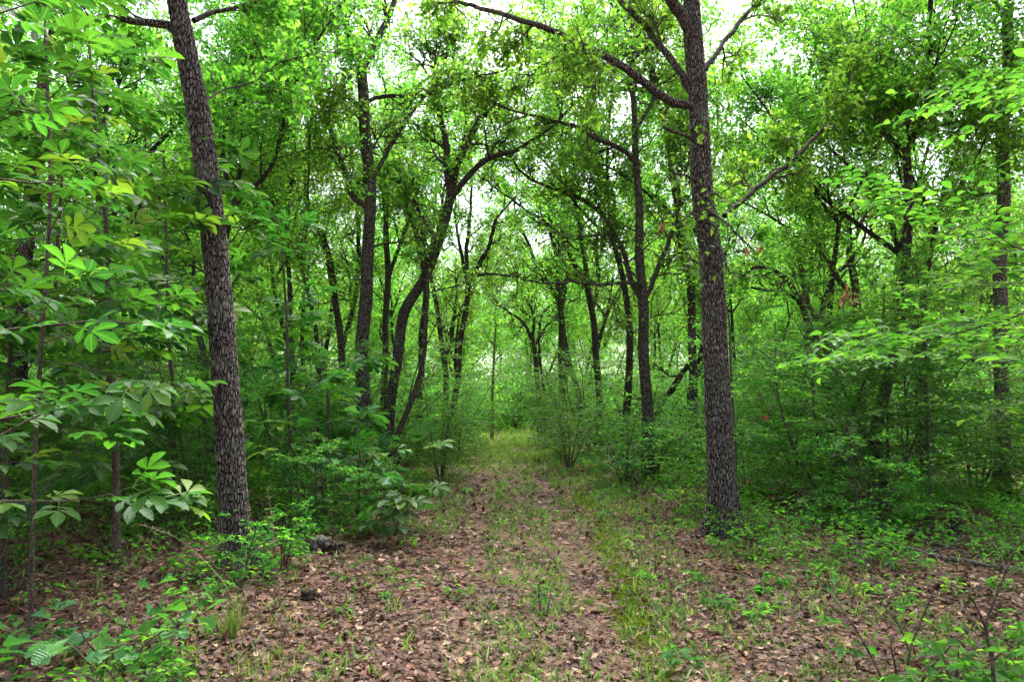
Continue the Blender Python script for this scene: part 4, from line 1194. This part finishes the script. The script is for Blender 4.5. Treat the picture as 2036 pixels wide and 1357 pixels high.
def seedling(px, py, label, seed, h, stems=3, leaf='bobbly', mat='shrub', size=.07, tw=4, L=.22, spread=1.0, last=0, node=.05, low=.35, cat='seedling', name='seedling'):
    p = on_ground(px, py)
    e, n = make_shrub(name, seed, h, stems, mat, size, tw=tw, L=L, leaf=leaf, last=last, spread=spread, low=low, node=node, label=label)
    e['category'] = cat; e.location = p
    return e
seedling(215, 1340, 'young oak with broad wavy lobed leaves at the bottom left', 401, .62, stems=4, leaf='blackjack', mat='blackjack', size=.13, tw=5, L=.3, spread=2.0, node=.09, name='oak_seedling')
seedling(270, 1385, 'fine-leaved bush at the bottom left under the young oak', 402, .42, stems=6, size=.045, mat='shrub', tw=6, L=.22, spread=1.6, last=1)
seedling(20, 1345, 'bright green plant in the bottom left corner', 403, .35, stems=5, size=.07, mat='elm', spread=1.5)
seedling(480, 1155, 'fine-leaved shrub climbing the foot of the big left trunk', 404, .75, stems=6, size=.05, tw=9, L=.28, spread=1.1, last=1, low=.1, cat='shrub', name='shrub')
seedling(560, 1130, 'leafy shrublet between the big left trunk and the pale stump', 405, .75, stems=5, size=.055, tw=8, L=.26, spread=.9, last=1, low=.15, cat='shrub', name='shrub')
seedling(420, 1165, 'low leafy plant on the left foot of the big left trunk', 406, .4, stems=5, size=.06, tw=5, spread=1.3)
seedling(735, 1165, 'light green seedling in dead leaves left of the left rut', 407, .32, stems=3, size=.075, mat='elm', tw=4, L=.25, spread=1.8)
seedling(600, 1060, 'green seedling just behind the pale stump', 408, .35, stems=3, size=.075, mat='shrub', tw=4, spread=1.3)
seedling(1077, 1222, 'narrow upright green herb growing between the ruts', 409, .26, stems=3, size=.045, mat='elm', tw=8, L=.05, spread=.25, low=.05, cat='herb', name='herb')
seedling(1503, 1112, 'small bright fern-like plant in front of the big right trunk', 410, .16, stems=7, size=.06, mat='elm', tw=4, L=.10, spread=3.0, low=.1)
seedling(1790, 1385, 'bright seedling with broad leaves at the bottom right, left of the bare stem', 411, .66, stems=3, leaf='bobbly', size=.085, mat='elm', tw=5, L=.32, spread=1.5, last=0, node=.06)
seedling(1905, 1370, 'green seedling with pointed leaves at the bottom right, right of the thin bare stem', 412, .5, stems=3, size=.075, leaf='elm', mat='shrub', tw=5, L=.28, spread=1.4, last=0)
seedling(1990, 1400, 'low bright leafy plant in the bottom right corner', 413, .3, stems=6, size=.09, mat='elm', tw=4, spread=1.8)
seedling(1640, 1120, 'yellow-green seedling patch right of the fern-like plant', 414, .3, stems=5, size=.07, mat='elm', tw=4, L=.26, spread=2.0)
seedling(1740, 1130, 'yellow-green seedling in front of the long fallen branch', 415, .32, stems=5, size=.075, mat='elm', tw=5, L=.26, spread=2.0)
seedling(1740, 1062, 'bluish broad-leaved seedling behind the fallen branch', 416, .3, stems=4, size=.11, leaf='blackjack', mat='blackjack', tw=3, L=.22, spread=1.8)
seedling(1620, 1050, 'bluish broad-leaved seedling right of the foot of the big right trunk', 417, .3, stems=4, size=.11, leaf='blackjack', mat='blackjack', tw=3, L=.22, spread=1.8)
seedling(1835, 1040, 'green seedling left of the broken stump', 418, .3, stems=4, size=.085, mat='shrub', tw=4, spread=1.6)
seedling(2005, 1110, 'yellow-green bush at the right edge behind the fallen branch', 419, .55, stems=6, size=.05, mat='elm', tw=8, L=.25, spread=1.2, last=1, cat='shrub', name='shrub')
seedling(1480, 1075, 'fine-leaved shrublet growing against the foot of the big right trunk', 420, .5, stems=5, size=.045, mat='shrub', tw=7, L=.25, spread=.9, last=1, low=.1, cat='shrub', name='shrub')
seedling(1395, 1035, 'low green plant left of the foot of the big right trunk', 421, .35, stems=5, size=.06, mat='shrub', tw=5, spread=1.2)
seedling(1290, 960, 'low seedling clump at the foot of the dark oak right of the path', 422, .45, stems=5, size=.07, mat='elm', tw=5, spread=1.2)

# withered leaf bunches caught in the branches
def withered(px, py, d, h, label, seed):
    p = at(px, py, d); g = np.random.default_rng(seed); n = 14
    P = g.normal(size=(n, 3)) * np.array([.02, .02, h * .25]); P[:, 2] -= h * .3
    A = g.normal(size=(n, 3)) * .35; A[:, 2] = -1
    o = obj('withered_leaves', leaf_mesh('withered_leaves', 'litter1', P, A, g.normal(size=(n, 3)), .09 * g.uniform(.6, 1.1, n), M['hanging'], None, g, width=np.full(n, .6)), None, p)
    return tag(o, label, 'dead leaves')
withered(1484, 488, 7.7, .12, 'left one of two brown withered leaf bunches hanging right of the big right trunk', 1)
withered(1512, 484, 7.7, .12, 'right one of two brown withered leaf bunches hanging right of the big right trunk', 2)
withered(1687, 570, 5.0, .16, 'long tan withered leaf bunch dangling before the upright oak on the right', 3)
withered(1318, 440, 7.6, .08, 'small brown withered leaf bunch left of the big right trunk', 4)
withered(1524, 822, 8.2, .07, 'reddish withered leaf bunch in the shrubs right of the big right trunk', 5)

# ------------------------------------------------------------------ repeats that read alike get told apart by their order from the left
ordn = {2: ['left one of two', 'right one of two'], 3: ['left one of three', 'middle one of three', 'right one of three']}
same = {}
for o in sc.objects:
    if o.parent is None and o.get('group') in ('oaks of the wood', 'understorey shrubs'):
        same.setdefault(o['label'], []).append(o)
for lb, os_ in same.items():
    if len(os_) > 1:
        os_.sort(key=lambda o: o.location.x / max(.1, o.location.y))
        if len(os_) <= 3:
            w = ordn[len(os_)]
        else:
            w = ['leftmost'] + [x + ' from left' for x in ('second', 'third', 'fourth', 'fifth', 'sixth', 'seventh', 'eighth', 'ninth', 'tenth')][:len(os_) - 1]
        for o, t in zip(os_, w):
            o['label'] = lb + ', ' + t
for o in sc.objects:
    if o.parent is None and o.get('label') and len(o['label'].replace(',', '').split()) > 16:
        print('LONG', o['label'])

# broken twigs strewn through the litter
def twig_litter():
    r = random.Random(12); W = Wood()
    for _ in range(900):
        y = 2.9 + 9 * r.random() ** 1.2; x = r.uniform(-1, 1) * (.78 * y + .5)
        a = r.uniform(0, 6.28); L = r.uniform(.06, .38); n = 4; z = gh(x, y)
        pts = [Vector((x + math.cos(a) * L * i / n + r.gauss(0, .008), y + math.sin(a) * L * i / n + r.gauss(0, .008), z + .03 + r.uniform(-.01, .02))) for i in range(n + 1)]
        w = r.uniform(.0015, .005)
        W.tube(pts, [w * (1 - .12 * i) for i in range(n + 1)], 4)
    return W.mesh('fallen_twigs', M['twig'])
tag(obj('fallen_twigs', twig_litter()), 'small broken twigs strewn over the dead leaves', 'twigs', None, 'stuff')
